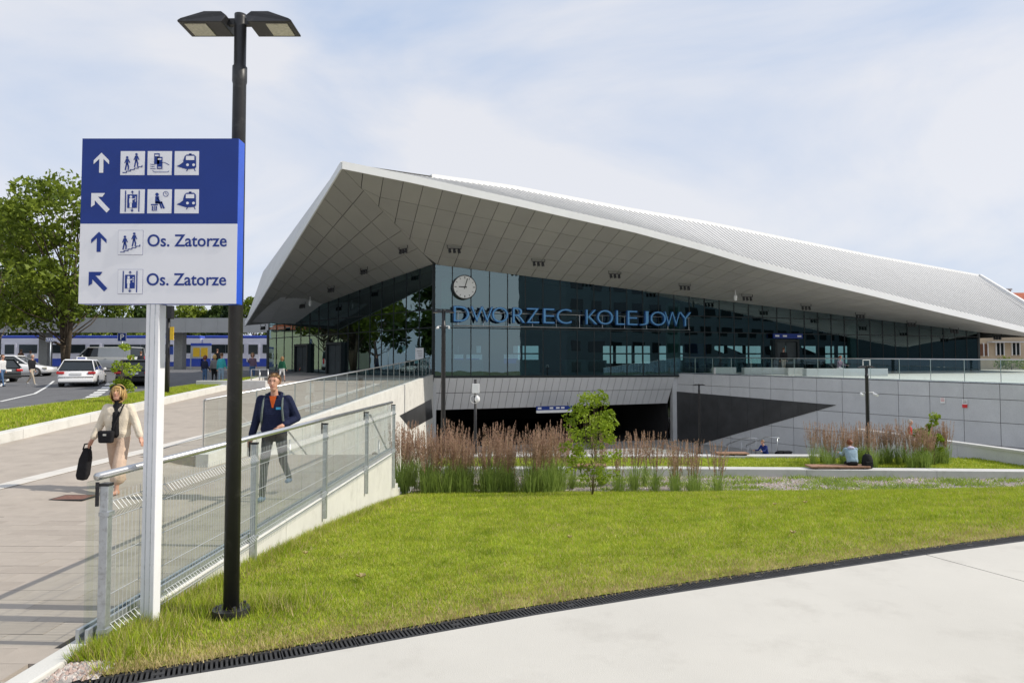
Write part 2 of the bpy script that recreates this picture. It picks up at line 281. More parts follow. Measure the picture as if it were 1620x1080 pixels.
# access cover
p = Pz(117, 787, .02); p.z = rampz(p.y)*sst(-6.2, -7.4, p.x)+.012; mh = thing('access_cover', 'reddish square access cover set in the beige paving', 'manhole cover', (p.x, p.y, p.z))
MB().box((p.x, p.y, p.z), (.46, .34, .012)).build('lid', mat('rust_cover', (.20, .10, .075), .8, 0, .3, 20, .4, 90), mh)
b_ = MB()
for sx in (-1, 1): b_.box((p.x+sx*.242, p.y, p.z), (.02, .38, .014))
for sy in (-1, 1): b_.box((p.x, p.y+sy*.182, p.z), (.46, .02, .014))
b_.build('frame', 'iron', mh)
# kerb wall on the far side of the ramp, in cast pieces
kb = thing('kerb_wall', 'low pale concrete kerb wall between ramp and roadside grass', 'kerb', (kerbx(10), 10, rampz(10)))
ys = list(np.arange(-2, 40, 3.0))
for a, b in zip(ys[:-1], ys[1:]):
    q = []
    for y in (a, b-.012):
        x = kerbx(y); q.append(((x, y, rampz(y)-.3), (x-.22, y, rampz(y)-.3), (x-.22, y, rampz(y)+.24), (x, y, rampz(y)+.22)))
    MB().hexa(q[0], q[1]).build('kerb_block', 'wconc', kb, bevel=.008)
# grass strip, road, plaza
def roadx(y): return itp(y, [-40, 10, 20, 37, 42], [-14.6, -14.8, -15.2, -16.4, -16.6])
YG = list(np.arange(-10, 37.1, 1.6))
def strip_z(x, y):
    t = (x-roadx(y))/(kerbx(y)-.22-roadx(y)); return lerp(gl(y)+.05, rampz(y)+.2, t)+.12*math.sin(math.pi*t)
struct(grid('roadside_grass', [roadx, lambda y: lerp(roadx(y), kerbx(y)-.22, .33), lambda y: lerp(roadx(y), kerbx(y)-.22, .66), lambda y: kerbx(y)-.2], YG, strip_z, 'soil'))
YR = [-40, 0, 10, 20, 28, 37, 42, 48, 56, 66, 90]
struct(grid('road', [-160, -60, -30, lambda y: roadx(y)-.02], YR, lambda x, y: gl(y), 'asphalt'))
rk = thing('road_kerb', 'pale kerb line edging the grass strip beside the road', 'kerb', (roadx(20), 20, gl(20)))
for a in np.arange(4, 36, 2.0):
    q = [[(roadx(y)+dx, y, gl(y)+dz) for dx, dz in ((-.02, -.1), (.13, -.1), (.13, .13), (-.02, .13))] for y in (a, a+1.985)]
    MB().hexa(q[0], q[1]).build('kerb_stone', 'wconc', rk)
YP = [37, 39, 41.5, 44, 48, 52, 56, 60, 66, 90]
struct(grid('plaza', [lambda y: roadx(min(y, 42))+.0, -14, -11.6, -9, lambda y: -5.2 if y < 42.2 else (-5.2-(y-42.1)*.55)], YP, left_z, 'plaza'))
struct(grid('plaza_apron', [roadx, lambda y: kerbx(y)-.1], [36.9, 37.5, 39, 42], lambda x, y: left_z(x, y)+.006, 'plaza'))
rm = struct(MB().poly([(-30, 20, gl(20)+.004), (-29.9, 20, gl(20)+.004), (-29.9, 20.1, gl(20)+.004)]).build('road_markings', 'paint'))
def mark(pts, wd):
    pts = [Pz(x, y, z) for x, y, z in pts]
    for a, b in zip(pts[:-1], pts[1:]):
        s_ = (b-a).cross(Vector((0, 0, 1))).normalized()*wd/2
        q = [a-s_, a+s_, b+s_, b-s_]
        n = 4; 
        for i in range(n):
            c = [q[0].lerp(q[3], i/n), q[1].lerp(q[2], i/n), q[1].lerp(q[2], (i+1)/n), q[0].lerp(q[3], (i+1)/n)]
            MB().poly([(k.x, k.y, gl(k.y)+.008) for k in c]).build('road_line', 'paint', rm)
for i in range(8):
    t0, t1 = i/8, (i+.62)/8; mark([(lerp(133, 178, t0), lerp(635, 609, t0), lerp(.72, .95, t0)), (lerp(133, 178, t1), lerp(635, 609, t1), lerp(.72, .95, t1))], .45)
mark([(0, 634, .75), (55, 622, .85)], .14); mark([(55, 622, .85), (85, 608, .98)], .12); mark([(10, 647, .66), (36, 646, .66)], .14)
mark([(0, 612, .95), (34, 597, 1.2)], .14)
# --- lawn sheet
LX = [-2.94, -2.2, -1.4, -.5, .5, 1.5, 3, 5, 7, 9, 12, 15, 18, 22, 27, 34]
mb = MB(); nr = 24
for i, x in enumerate(LX):
    d = drain_y(x)+.01
    for j in range(nr+1):
        y = lerp(d, max(FAR, d+1.5), j/nr); mb.v.append((x, y, lawn_z(x, y)))
for i in range(len(LX)-1):
    for j in range(nr): a = i*(nr+1)+j; mb.f.append((a, a+nr+1, a+nr+2, a+1)); mb.m.append(0)
struct(mb.build('lawn', 'soil', smooth=True))
BW = 21.9
struct(grid('gravel_bed', [-2.86, 0, 6, 12, 20, 34], [FAR-.02, 20, 21, 23], lambda x, y: -1.5+.0*x, 'gravel'))
struct(grid('terrace_grass', [-2.86, 4, 12, 18, 34], [22.2, 24, 26.2], lambda x, y: -1.46, 'soil'))
struct(MB().poly([(-6.3, 15, -3), (60, 15, -3), (60, 70, -3), (-6.3, 70, -3)]).build('lower_plaza', 'lowfloor'))
struct(MB().extr([(-2.7, 26.2, -3.2), (17.2, 26.2, -3.2), (17.2, 15.9, -3.2), (-2.7, 15.9, -3.2)], (0, 0, 1.68)).build('terrace_block', 'wconc'))
# retaining plaza wall geometry on the right
W0, W1 = Vector((11.4, 47.2, 0)), Vector((22.5, 30, 0)); WD = (W1-W0).normalized(); WN = Vector((WD.y, -WD.x, 0))   # towards the pit
if WN.x > 0: WN = -WN
def pz_right(y): return 1.65+.0227*(y-47.2)
W2 = W0+WD*36
FD = Vector((.957, .29, 0)).normalized(); FN = Vector((FD.y, -FD.x, 0)); A = Vector((-4.87, 42.1, 0)); FL = 44.3
LD = Vector((-.707, .707, 0)); LN = Vector((-.707, -.707, 0)); LL = 22.3
Bp = A+FD*FL; Cp = A+LD*LL
q = [W0-WN*.02, W2-WN*.02, Vector((90, W2.y, 0)), Vector((90, 90, 0)), Bp+Vector((0, 6, 0)), A+FD*16.9-FN*1.5]
mb = MB(); 
for i in range(len(q)): pass
struct(MB().poly([(k.x, k.y, pz_right(k.y) if k.y < 60 else 1.9) for k in (q[0], q[1], q[2], Vector((90, 56, 0)), Bp+Vector((0, 1, 0)), A+FD*16.9-FN*.6)]).build('upper_plaza', 'bconc'))
struct(MB().poly([(Bp.x-1, 56, 1.84), (90, 56, 1.84), (160, 90, 1.86), (Bp.x-1, 90, 1.86)]).build('side_yard', 'plaza'))
# stairs down to the underpass (left) 
stx0, stx1 = -5.9, -3.0
sta = thing('staircase', 'wide pale concrete staircase down from the landing to the underpass', 'stairs', ((stx0+stx1)/2, 15.6, -3))
for i in range(18):
    y = 15.62+i*.36; MB().box((-4.5, y+.18, -(i+1)*.1667-.35), (3.1, .355, .7)).build('step', 'wconc', sta, bevel=.008)
def handrail(nm, lab, pts, grp='stair handrails'):
    pts = [Vector(p) for p in pts]; t = thing(nm, lab, 'handrail', pts[0]-Vector((0, 0, .9)), 0, grp)
    MB().path([pts[0]+Vector((0, 0, -.12))]+pts+[pts[-1]+Vector((0, 0, -.12))], .024, 8).build('rail', 'steel', t, True)
    n = max(2, int((pts[-1]-pts[0]).length/1.5)+1)
    for i in range(n):
        p = pts[0].lerp(pts[-1], (i+.1)/(n-.8)); MB().tube(p-Vector((0, 0, .95)), p, .018).build('baluster', 'steel', t, True)
for x, lab in ((-5.6, 'brushed steel stair handrail beside the tall white stair wall'), (-3.35, 'brushed steel stair handrail beside the far end of the wire fence')): handrail('handrail', lab, [(x, 15.7, .9), (x, 16.2, .85), (x, 21.8, -1.9)])
p, q = P(1150, 703, 41), P(1180, 692, 38.5); handrail('handrail', 'steel handrail at the foot of the grey plaza wall', [p, q, q+Vector((.5, -.4, 0))], 'rails by the grey wall')
p, q = P(1181, 704, 39.5), P(1213, 691, 37); handrail('handrail', 'steel handrail at the foot of the grey plaza wall', [p, q, q+Vector((.5, -.4, 0))], 'rails by the grey wall')
# bench wall and second ledge
bw = thing('bench_wall', 'long low white concrete bench wall behind the gravel bed', 'bench wall', (8, BW, -1.6))
xs = list(np.arange(-2.6, 25, 4.0))
for a, b in zip(xs[:-1], xs[1:]):
    yy = lambda x: BW+.2-.06*max(0, x-6)
    MB().extr([(a, yy(a), -1.7), (b-.012, yy(b), -1.7), (b-.012, yy(b)+.55, -1.7), (a, yy(a)+.55, -1.7)], (0, 0, .44)).build('wall_segment', 'bconc', bw, bevel=.012)
lw = thing('ledge_wall', 'second low white concrete ledge above the lower plaza', 'ledge wall', (5, 26.3, -3))
xs = list(np.arange(-2.6, 13, 3.7))
for a, b in zip(xs[:-1], xs[1:]):
    MB().extr([(a, 26.25, -3), (b-.012, 26.25, -3), (b-.012, 26.8, -3), (a, 26.8, -3)], (0, 0, 1.62)).build('wall_segment', 'bconc', lw, bevel=.012)
# ramp parapet on the right
r0, r1 = Vector((16.6, 33, 0)), Vector((18.9, 18, 0)); pr = thing('ramp_parapet', 'smooth grey parapet with white coping beside the pedestrian ramp', 'parapet', (17.5, 27, -1.6))
for i in range(5):
    a, b = r0.lerp(r1, i/5), r0.lerp(r1, (i+.996)/5)
    MB().extr([(a.x, a.y, -3), (b.x, b.y, -3), (b.x+.3, b.y, -3), (a.x+.3, a.y, -3)], (0, 0, 1.97)).build('parapet_panel', 'gconc2', pr)
    MB().extr([(a.x-.03, a.y, -1.03), (b.x-.03, b.y, -1.03), (b.x+.33, b.y, -1.03), (a.x+.33, a.y, -1.03)], (0, 0, .09)).build('coping', 'bconc', pr)
struct(MB().poly([(16.9, 36, -2.6), (19.2, 18, -1.6), (26, 18, -1.6), (20, 36, -2.6)]).build('pedestrian_ramp', 'lowfloor'))
struct(MB().extr([(17.2, 26.2, -3.2), (17.6, 18, -3.2), (18.8, 18, -3.2), (17.3, 27, -3.2)], (0, 0, 1.66)).build('ramp_side_bank', 'soil'))
# ================================================================== PLAZA WALL + BALUSTRADE
pw = thing('plaza_wall', 'tall grey panelled retaining wall with a black triangle inlay', 'retaining wall', (W0.x, W0.y, -3))
MB().extr([W0-WN*.05+Vector((0, 0, -3.2)), W2-WN*.05+Vector((0, 0, -3.2)), W2-WN*.6+Vector((0, 0, -3.2)), W0-WN*.6+Vector((0, 0, -3.2))], (0, 0, 4.15)).build('core', 'joint', pw)
rows = [0, .16, .40, .64, .86, 1.0]; ncol = 24
for i in range(ncol):
    for j in range(5):
        a, b = W0+WD*(36*i/ncol+.012), W0+WD*(36*(i+1)/ncol-.012)
        def zz(p, t): top = pz_right(p.y)-.02; return lerp(top, -3.1, t)
        lo = [a+Vector((0, 0, zz(a, rows[j+1])+.012)), b+Vector((0, 0, zz(b, rows[j+1])+.012)), b+Vector((0, 0, zz(b, rows[j])-.012)), a+Vector((0, 0, zz(a, rows[j])-.012))]
        MB().extr(lo, -WN*.06).build('wall_panel', random.choice(('gconc', 'gconc', 'gconc2')), pw)
wp0 = W0+WN*.01
tri = [Ppl(x, y, wp0, WN) for x, y in ((1070.5, 619), (1323, 640.5), (1109, 700), (1071, 713))]
ti = thing('x', 'x', 'x'); bpy.data.objects.remove(ti)
sA = [(p-W0).dot(WD) for p in tri]; smax = sA[1]
def tri_top(s): return lerp(tri[0].z, tri[1].z, (s-sA[0])/(smax-sA[0]))
def tri_bot(s): return lerp(tri[3].z, tri[1].z, (s-sA[3])/(smax-sA[3]))
npn = 10
for i in range(npn):
    a, b = lerp(sA[0], smax, i/npn)+.006, lerp(sA[0], smax, (i+1)/npn)-.006
    pts = [W0+WD*a+WN*.004+Vector((0, 0, tri_bot(a))), W0+WD*b+WN*.004+Vector((0, 0, tri_bot(b))), W0+WD*b+WN*.004+Vector((0, 0, tri_top(b))), W0+WD*a+WN*.004+Vector((0, 0, tri_top(a)))]
    MB().extr(pts, WN*.025).build('black_panel', 'blackpanel', pw)
for (x, y, c, lab) in ((1492, 633, 'red', 'small white notice with red print on the grey plaza wall'), (1527, 638, 'red', 'white notice with a red lower half on the grey plaza wall')):
    p = Ppl(x, y, wp0, WN)+WN*.03; t = thing('wall_notice', lab, 'notice', p); up = Vector((0, 0, 1)); h = .13 if x < 1500 else .2
    MB().extr([p-WD*.11-up*h, p+WD*.11-up*h, p+WD*.11+up*h, p-WD*.11+up*h], WN*.012).build('plate', 'white', t)
    if x > 1500: MB().extr([p-WD*.11-up*h+WN*.014, p+WD*.11-up*h+WN*.014, p+WD*.11-up*.04+WN*.014, p-WD*.11-up*.04+WN*.014], WN*.004).build('red_field', c, t)
    b_ = MB()
    for k in range(3): b_.extr([p-WD*.08+up*(h*.75-.06*k-.02)+WN*.014, p+WD*.08+up*(h*.75-.06*k-.02)+WN*.014, p+WD*.08+up*(h*.75-.06*k)+WN*.014, p-WD*.08+up*(h*.75-.06*k)+WN*.014], WN*.003)
    b_.build('print', c if x < 1500 else 'joint', t)
def balustrade(name, label, a, b, za, zb, n, gm, nrm, group=None, h=1.08, pw_=.018):
    t = thing(name, label, 'balustrade', (a.x, a.y, za), 0, group); D = (b-a)
    for i in range(n):
        p, q = a+D*(i/n), a+D*((i+.985)/n); z0, z1 = lerp(za, zb, i/n), lerp(za, zb, (i+.985)/n)
        MB().extr([(p.x, p.y, z0+.04), (q.x, q.y, z1+.04), (q.x, q.y, z1+h-.02), (p.x, p.y, z0+h-.02)], nrm*.016).build('glass_panel', gm, t)
    for i in range(n+1):
        p = a+D*(i/n)-nrm*.03; z0 = lerp(za, zb, i/n); MB().box((p.x, p.y, z0+h/2), (pw_, pw_*2, h)).build('post', 'steel', t)
    MB().path([(a.x, a.y, za+h), (b.x, b.y, zb+h)], .024).build('handrail', 'steel', t, True)
    MB().extr([(a.x, a.y, za), (b.x, b.y, zb), (b.x, b.y, zb+.05), (a.x, a.y, za+.05)], -nrm*.04).build('shoe_rail', 'galv', t)
    return t
a, b = W0-WN*.12, W2-WN*.12
balustrade('balustrade', 'glass balustrade with steel rail along the grey plaza wall', a, b, pz_right(a.y), pz_right(b.y), 24, 'glb', WN)
# ================================================================== LEFT STAIR WALL + BALUSTRADE
sw = thing('stair_wall', 'white concrete wall climbing beside the ramp with a dark triangle inlay', 'retaining wall', (-5.9, 22, -3))
yy = np.linspace(15.4, 41.9, 8)
for a_, b_ in zip(yy[:-1], yy[1:]):
    q = [[(wallx(y)+.3, y, -3), (wallx(y), y, -3), (wallx(y), y, rampz(y)+.06), (wallx(y)+.3, y, rampz(y)+.06)] for y in (a_, b_-.012)]
    MB().hexa(q[0], q[1]).build('wall_section', 'wconc', sw, bevel=.008)
y0 = 13.6
q = [[(wallx(y)+.28, y, -.02), (wallx(y)+.02, y, -.02), (wallx(y)+.02, y, rampz(y)+.05), (wallx(y)+.28, y, rampz(y)+.05)] for y in (y0, 15.39)]
MB().hexa(q[0], q[1]).build('wall_section', 'wconc', sw, bevel=.008)
SN = Vector((1, -.041, 0)).normalized(); sp0 = Vector((wallx(30)+.3, 30, 0))+SN*.004
tr2 = [Ppl(x, y, sp0, SN) for x, y in ((632, 657), (682, 631), (684, 660), (650, 679))]
MB().extr(tr2, SN*.02).build('dark_panel', 'blackpanel', sw)
a, b = Vector((wallx(13.7)+.15, 13.7, 0)), Vector((wallx(41.6)+.15, 41.6, 0))
balustrade('balustrade', 'glass balustrade with thin posts climbing the ramp to the station corner', a, b, rampz(13.7)+.05, rampz(41.6)+.06, 22, 'glf', SN, h=1.06)
# ================================================================== STATION
st_ = thing('station_building', 'railway station hall with folded white roof and dark glass walls', 'station', (A.x, A.y, 1.52))
def sub(nm): 
    o = bpy.data.objects.new(nm, None); COL.objects.link(o); o.parent = st_; return o
# plan lines
OV = 6.95
T2 = Vector((-8.44, 33.75, 0)); sT = (T2-A).dot(FD); oT = (T2-A).dot(FN); sE = 45.0
EPX = [(540, 266), (654, 289), (762, 313), (809, 323), (901, 344), (1000, 366), (1115, 397), (1191, 420), (1287, 445), (1383, 468), (1459, 487), (1574, 514), (1620, 525), (1680, 538)]
def eave(s):
    p = A+FD*s+FN*oT; x = px(p+Vector((0, 0, 7))); y = itp(x, [e[0] for e in EPX], [e[1] for e in EPX]); return P(x, y, p.y)
TIP = eave(sT); 
def glass_top_r(s):
    p = A+FD*s; x = px(p+Vector((0, 0, 6))); y = itp(x, [685, 900, 1100, 1300, 1547, 1700], [418, 445.5, 470.5, 495, 525, 543]); return P(x, y, p.y)
CORNER = glass_top_r(0)
def glass_top_l(s):
    p = A+LD*s; x = px(p+Vector((0, 0, 6))); y = itp(x, [380, 425, 520, 600, 685], [528, 512, 477, 447, 418]); return P(x, y, p.y)
Lc = P(389, 515, 52.0)
RPX = [(540, 260), (676, 280), (809, 298), (1000, 334), (1115, 353.5), (1287, 388), (1383, 407), (1550, 437)]
Rg = P(1550, 437, 74)
def ridge(t):
    p = Vector((lerp(TIP.x, Rg.x, t), lerp(TIP.y, Rg.y, t), 0)); x = px(p+Vector((0, 0, 12))); y = itp(x, [e[0] for e in RPX], [e[1] for e in RPX]); return P(x, y, p.y)
FH = Vector((0, 0, .30))
soff = sub('soffit')
def inner(s):
    if s >= 0: return glass_top_r(s), 0.0
    t = (s-sT)/(0-sT); return TIP.lerp(CORNER, t), lerp(oT, 0, t)
def soff_r(s, o):
    pi, oi = inner(s); pe = eave(s); t = 0 if oT-oi < 1e-4 else max(0, min(1, (o-oi)/(oT-oi))); return pi.lerp(pe, t)
bs = [sT + (sE-sT)*i/60 for i in range(61)]; mb = MB()
for a_, b_ in zip(bs[:-1], bs[1:]):
    for o0, o1 in zip(np.linspace(0, oT, 6)[:-1], np.linspace(0, oT, 6)[1:]):
        up = Vector((0, 0, .04)); mb.poly([soff_r(a_, o0)+up, soff_r(b_, o0)+up, soff_r(b_, o1)+up, soff_r(a_, o1)+up])
def left_in(t): return glass_top_l(LL*t)
def left_out(t): return TIP.lerp(Lc, t)
def soff_l(t, u): return left_in(t).lerp(left_out(t), u)
for i in range(16):
    for j in range(4):
        up = Vector((0, 0, .04)); mb.poly([soff_l(i/16, j/4)+up, soff_l((i+1)/16, j/4)+up, soff_l((i+1)/16, (j+1)/4)+up, soff_l(i/16, (j+1)/4)+up])
mb.build('backing', 'soffitback', soff)
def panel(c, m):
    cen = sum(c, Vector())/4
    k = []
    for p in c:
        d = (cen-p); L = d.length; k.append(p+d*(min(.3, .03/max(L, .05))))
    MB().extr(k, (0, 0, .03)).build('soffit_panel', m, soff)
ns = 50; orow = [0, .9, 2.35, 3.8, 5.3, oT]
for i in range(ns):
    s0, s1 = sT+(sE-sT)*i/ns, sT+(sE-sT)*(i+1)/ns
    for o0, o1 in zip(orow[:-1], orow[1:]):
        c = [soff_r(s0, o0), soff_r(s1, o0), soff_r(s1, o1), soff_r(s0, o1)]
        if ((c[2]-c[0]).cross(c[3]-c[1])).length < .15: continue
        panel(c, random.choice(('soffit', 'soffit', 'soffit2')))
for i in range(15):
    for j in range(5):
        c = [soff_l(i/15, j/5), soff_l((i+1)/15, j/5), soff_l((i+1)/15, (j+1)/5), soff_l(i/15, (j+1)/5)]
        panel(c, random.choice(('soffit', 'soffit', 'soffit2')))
# roof
roof = sub('roof')
def tr(t): return t**1.3
mb = MB(); n = 70
for i in range(n):
    e0, e1 = eave(lerp(sT, sE, i/n))+FH, eave(lerp(sT, sE, (i+1)/n))+FH; r0_, r1_ = ridge(tr(i/n))+Vector((0, 0, .02)), ridge(tr((i+1)/n))+Vector((0, 0, .02))
    mb.poly([e0, e1, r1_, r0_])
RR = Vector((30, 98, 5.2))
def rear(t): return Lc.lerp(RR, t)
for i in range(n):
    mb.poly([ridge(i/n)+FH*.3, ridge((i+1)/n)+FH*.3, rear((i+1)/n)+FH, rear(i/n)+FH])
mb.poly([eave(sE)+FH, RR+FH, Rg+FH*.3]); mb.build('roof_sheet', 'roof', roof)
for i in range(1, 150):
    t = i/150; e = eave(lerp(sT, sE, t))+FH; r_ = ridge(tr(t)); d = (r_-e)
    if d.length < .8: continue
    e = e+d*(.12/d.length); r2 = r_-d*(.25/d.length); w_ = FD*.02; u = Vector((0, 0, .06))
    MB().hexa([e-w_, e+w_, r2+w_, r2-w_], [e-w_+u, e+w_+u, r2+w_+u, r2-w_+u]).build('seam', 'seam', roof)
# fascia strips follow the eaves
def strip(nm, pts, lo, hi, dep, m):
    k = MB(); 
    for a_, b_ in zip(pts[:-1], pts[1:]): k.hexa([a_+lo, b_+lo, b_+lo+dep, a_+lo+dep], [a_+hi, b_+hi, b_+hi+dep, a_+hi+dep])
    k.build(nm, m, roof)
strip('fascia', [eave(lerp(sT, sE, i/60)) for i in range(61)], Vector((0, 0, -.05)), FH+Vector((0, 0, .04)), FN*.08, 'fascia')
strip('gutter_edge', [eave(lerp(sT, sE, i/60))+FH-FN*.4 for i in range(61)], Vector((0, 0, 0)), Vector((0, 0, .05)), FN*.42, 'fascia')
strip('fascia', [TIP.lerp(Lc, i/10) for i in range(11)], Vector((0, 0, -.05)), FH+Vector((0, 0, .04)), Vector((-.06, -.05, 0)), 'fascia')
strip('ridge_cap', [ridge(.07+.93*i/60) for i in range(61)], Vector((0, 0, 0)), Vector((0, 0, .2)), Vector((-.28, .4, 0)), 'fascia')
strip('hip_edge', [Rg, eave(sE)+FH], Vector((0, 0, 0)), Vector((0, 0, .22)), Vector((.3, .1, 0)), 'fascia')
K = P(416, 430, 51.0)
MB().hexa([TIP+FH, Lc+FH, K], [TIP+FH+Vector((1, 1, 0)), Lc+FH+Vector((1.5, 1, 0)), K+Vector((1.5, 1, 0))]).build('side_slope', 'roof', roof)
# floodlight bars on the soffit
def flood(p, d, label=None):
    r_ = bpy.data.objects.new('floodlight_bar', None); COL.objects.link(r_); r_.parent = soff; up = Vector((0, 0, 1)); d = d.normalized(); c = d.cross(up)
    iv = wm(r_).inverted()
    b_ = MB(); b_.path([p-d*.42-up*.02, p-d*.42-up*.2, p+d*.42-up*.2, p+d*.42-up*.02], .025, 6)
    bpy.data.objects.remove(r_); o = b_.build('floodlight_bar', 'black', soff)
    for k in (-.28, 0, .28):
        q = p+d*k-up*.2; MB().path([q, q-up*.1-FN*0, q-up*.26+d*.03], [.06, .085, .09], 8).build('lamp', 'black', o)
for x in (718, 852, 973, 1083, 1183, 1276, 1360, 1442, 1510, 1577):
    best = min((abs(px(soff_r(s, 2.3))-x), s) for s in np.linspace(-1.5, 45, 400))[1]; flood(soff_r(best, 2.3), FD)
for x in (638, 576, 524, 478, 437, 408):
    best = min((abs(px(soff_l(t, .28))-x), t) for t in np.linspace(0, 1, 200))[1]; flood(soff_l(best, .28), LD)
for p in (soff_r(min((abs(px(soff_r(s, 2.6))-1164), s) for s in np.linspace(0, 45, 300))[1], 2.6), soff_l(min((abs(px(soff_l(t, .3))-491), t) for t in np.linspace(0, 1, 200))[1], .3)):
    o = MB().path([p, p-Vector((0, 0, .3)), p-Vector((0, 0, .34)), p-Vector((0, 0, .55))], [.04, .04, .11, .11], 10).build('camera_mount', 'white', soff, True); MB().ell(p-Vector((0, 0, .6)), (.1, .1, .11)).build('camera_dome', 'white', o, True)
# glass walls
FLOOR = 1.52
def gwall(nm, D, Nn, L, top, mod, sgn):
    g = sub(nm); n = int(round(L/mod)); tz = [None, 4.5, 5.62]
    def fl(y): return FLOOR if sgn < 0 or y < 47.3 else lerp(FLOOR, 1.75, min(1, (y-47.3)/5))
    for i in range(n):
        s0, s1 = L*i/n, L*(i+1)/n; a_, b_ = A+D*(s0+.02), A+D*(s1-.02); ta, tb = top(s0), top(s1); base = fl(a_.y)-.02
        cuts = [base]+[z for z in (4.5, 5.62) if z < min(ta.z, tb.z)-.25]
        for j, z0 in enumerate(cuts):
            za = zb = cuts[j+1]-.02 if j+1 < len(cuts) else None
            if za is None: za, zb = ta.z, tb.z
            j_ = random.uniform(-.003, .003)
            MB().extr([(a_.x, a_.y, z0+.02), (b_.x+Nn.x*j_, b_.y+Nn.y*j_, z0+.02), (b_.x+Nn.x*j_, b_.y+Nn.y*j_, zb), (a_.x, a_.y, za)], -Nn*.02).build('pane', 'gl', g)
    for i in range(n+1):
        s0 = L*i/n; p = A+D*s0; t = top(s0); w2 = .028 if i % n else .06
        q = [p-D*w2+Nn*.03, p+D*w2+Nn*.03, p+D*w2-Nn*.12, p-D*w2-Nn*.12]
        MB().hexa([Vector((k.x, k.y, FLOOR-.02)) for k in q], [Vector((k.x, k.y, t.z+.02)) for k in q]).build('mullion', 'mull', g)
    for z in (4.5, 5.62):
        e = max([s for s in np.linspace(0, L, 200) if top(s).z > z+.12] or [0])
        if e: MB().extr([A+Vector((0, 0, z-.035))+Nn*.035, A+D*e+Vector((0, 0, z-.035))+Nn*.035, A+D*e+Vector((0, 0, z+.025))+Nn*.035, A+Vector((0, 0, z+.025))+Nn*.035], -Nn*.1).build('transom', 'mull', g)
    MB().extr([A+Vector((0, 0, FLOOR-.12))+Nn*.04, A+D*L+Vector((0, 0, FLOOR-.12))+Nn*.04, A+D*L+Vector((0, 0, FLOOR))+Nn*.04, A+Vector((0, 0, FLOOR))+Nn*.04], -Nn*.2).build('sill', 'mull', g)
    return g
gwr = gwall('front_glass_wall', FD, FN, FL, glass_top_r, 1.19, 1)
gwl = gwall('side_glass_wall', LD, LN, LL, glass_top_l, 1.38, -1)
# hall interior
hall = sub('hall'); Ci, Bi = Cp, Bp; rearL, rearR = Cp+Vector((6, 12, 0)), Bp+Vector((-2, 16, 0))
MB().poly([(k.x, k.y, FLOOR+.0) for k in (A+Vector((.0, .1, 0)), Bp, rearR, rearL, Cp)]).build('hall_floor', 'intfloor', hall)
def rearpt(t, z): p = rearL.lerp(rearR, t); return Vector((p.x, p.y, z))
nb = 26; RN = Vector((0, .3, 0))
for i in range(nb):
    t0, t1 = i/nb, (i+1)/nb
    MB().extr([rearpt(t0, FLOOR), rearpt(t1, FLOOR), rearpt(t1, 2.5), rearpt(t0, 2.5)], RN).build('rear_panel', 'dark', hall)
    MB().extr([rearpt(t0, 4.3), rearpt(t1, 4.3), rearpt(t1, 9.2), rearpt(t0, 9.2)], RN).build('rear_panel', 'dark', hall)
    if random.random() < .42: MB().extr([rearpt(t0, 2.5), rearpt(t1, 2.5), rearpt(t1, 3.5 if random.random() < .5 else 4.3), rearpt(t0, 4.3)], RN*.9).build('rear_panel', 'dark', hall)
    MB().extr([rearpt(t0, 2.5), rearpt(t0+.15/nb*(1+2*(i % 3 == 0)), 2.5), rearpt(t0+.15/nb*(1+2*(i % 3 == 0)), 4.3), rearpt(t0, 4.3)], RN).build('rear_post', 'dark', hall)
MB().extr([rearpt(0, 3.42), rearpt(1, 3.42), rearpt(1, 3.56), rearpt(0, 3.56)], RN*.8).build('rear_beam', 'dark', hall)
MB().extr([Cp+Vector((0, 0, FLOOR)), rearL+Vector((0, 0, FLOOR)), rearL+Vector((0, 0, 7)), Cp+Vector((0, 0, 5.2))], (-.2, .05, 0)).build('end_wall', 'dark', hall)
MB().extr([Bp+Vector((0, 0, FLOOR)), rearR+Vector((0, 0, FLOOR)), rearR+Vector((0, 0, 9.5)), Bp+Vector((0, 0, 4.95))], (.2, .05, 0)).build('end_wall', 'dark', hall)
MB().poly([(A+FN*-.3).to_tuple()[:2]+(8.1,), (Bp-FN*.3).to_tuple()[:2]+(4.75,), (rearR.x, rearR.y, 8.5), (rearL.x, rearL.y, 7.0), (Cp.x+.3, Cp.y, 5.5)]).build('hall_ceiling', 'dark', hall)
MB().extr([A+FD*3-FN*9+Vector((0, 0, 4.6)), A+FD*38-FN*9+Vector((0, 0, 4.6)), A+FD*38-FN*9+Vector((0, 0, 7.4)), A+FD*3-FN*9+Vector((0, 0, 7.4))], -FN*.3).build('upper_gallery', 'dark', hall)
for s_, o_, r_ in ((17.6, 1.6, .5), (1.3, 1.9, .42), (33.5, 1.7, .42)):
    p = A+FD*s_-FN*o_; MB().tube((p.x, p.y, FLOOR), (p.x, p.y, 8.2 - .07*s_), r_, n=20).build('column', 'greencol', hall, True)
for s_ in (4, 8.5, 11.5, 14.2, 20, 27, 30):
    p = A+FD*s_-FN*random.uniform(5, 11); MB().box((p.x, p.y, FLOOR+.55), (random.uniform(1.5, 2.8), .7, 1.1), R(17)).build('hall_counter', random.choice(('clad', 'col', 'trainb')), hall)
for s_ in (20.2, 3.0):
    p = A+FD*s_-FN*3; 
    if s_ > 10: MB().box((p.x, p.y, FLOOR+1.15), (1.4, 1.0, 2.3), R(17), 0).build('blue_kiosk', 'signblue', hall)
p = A+LD*7.2-LN*1.5; MB().box((p.x, p.y, FLOOR+1.15), (1.5, 1.0, 2.3), R(-45)).build('blue_kiosk', 'signblue', hall)
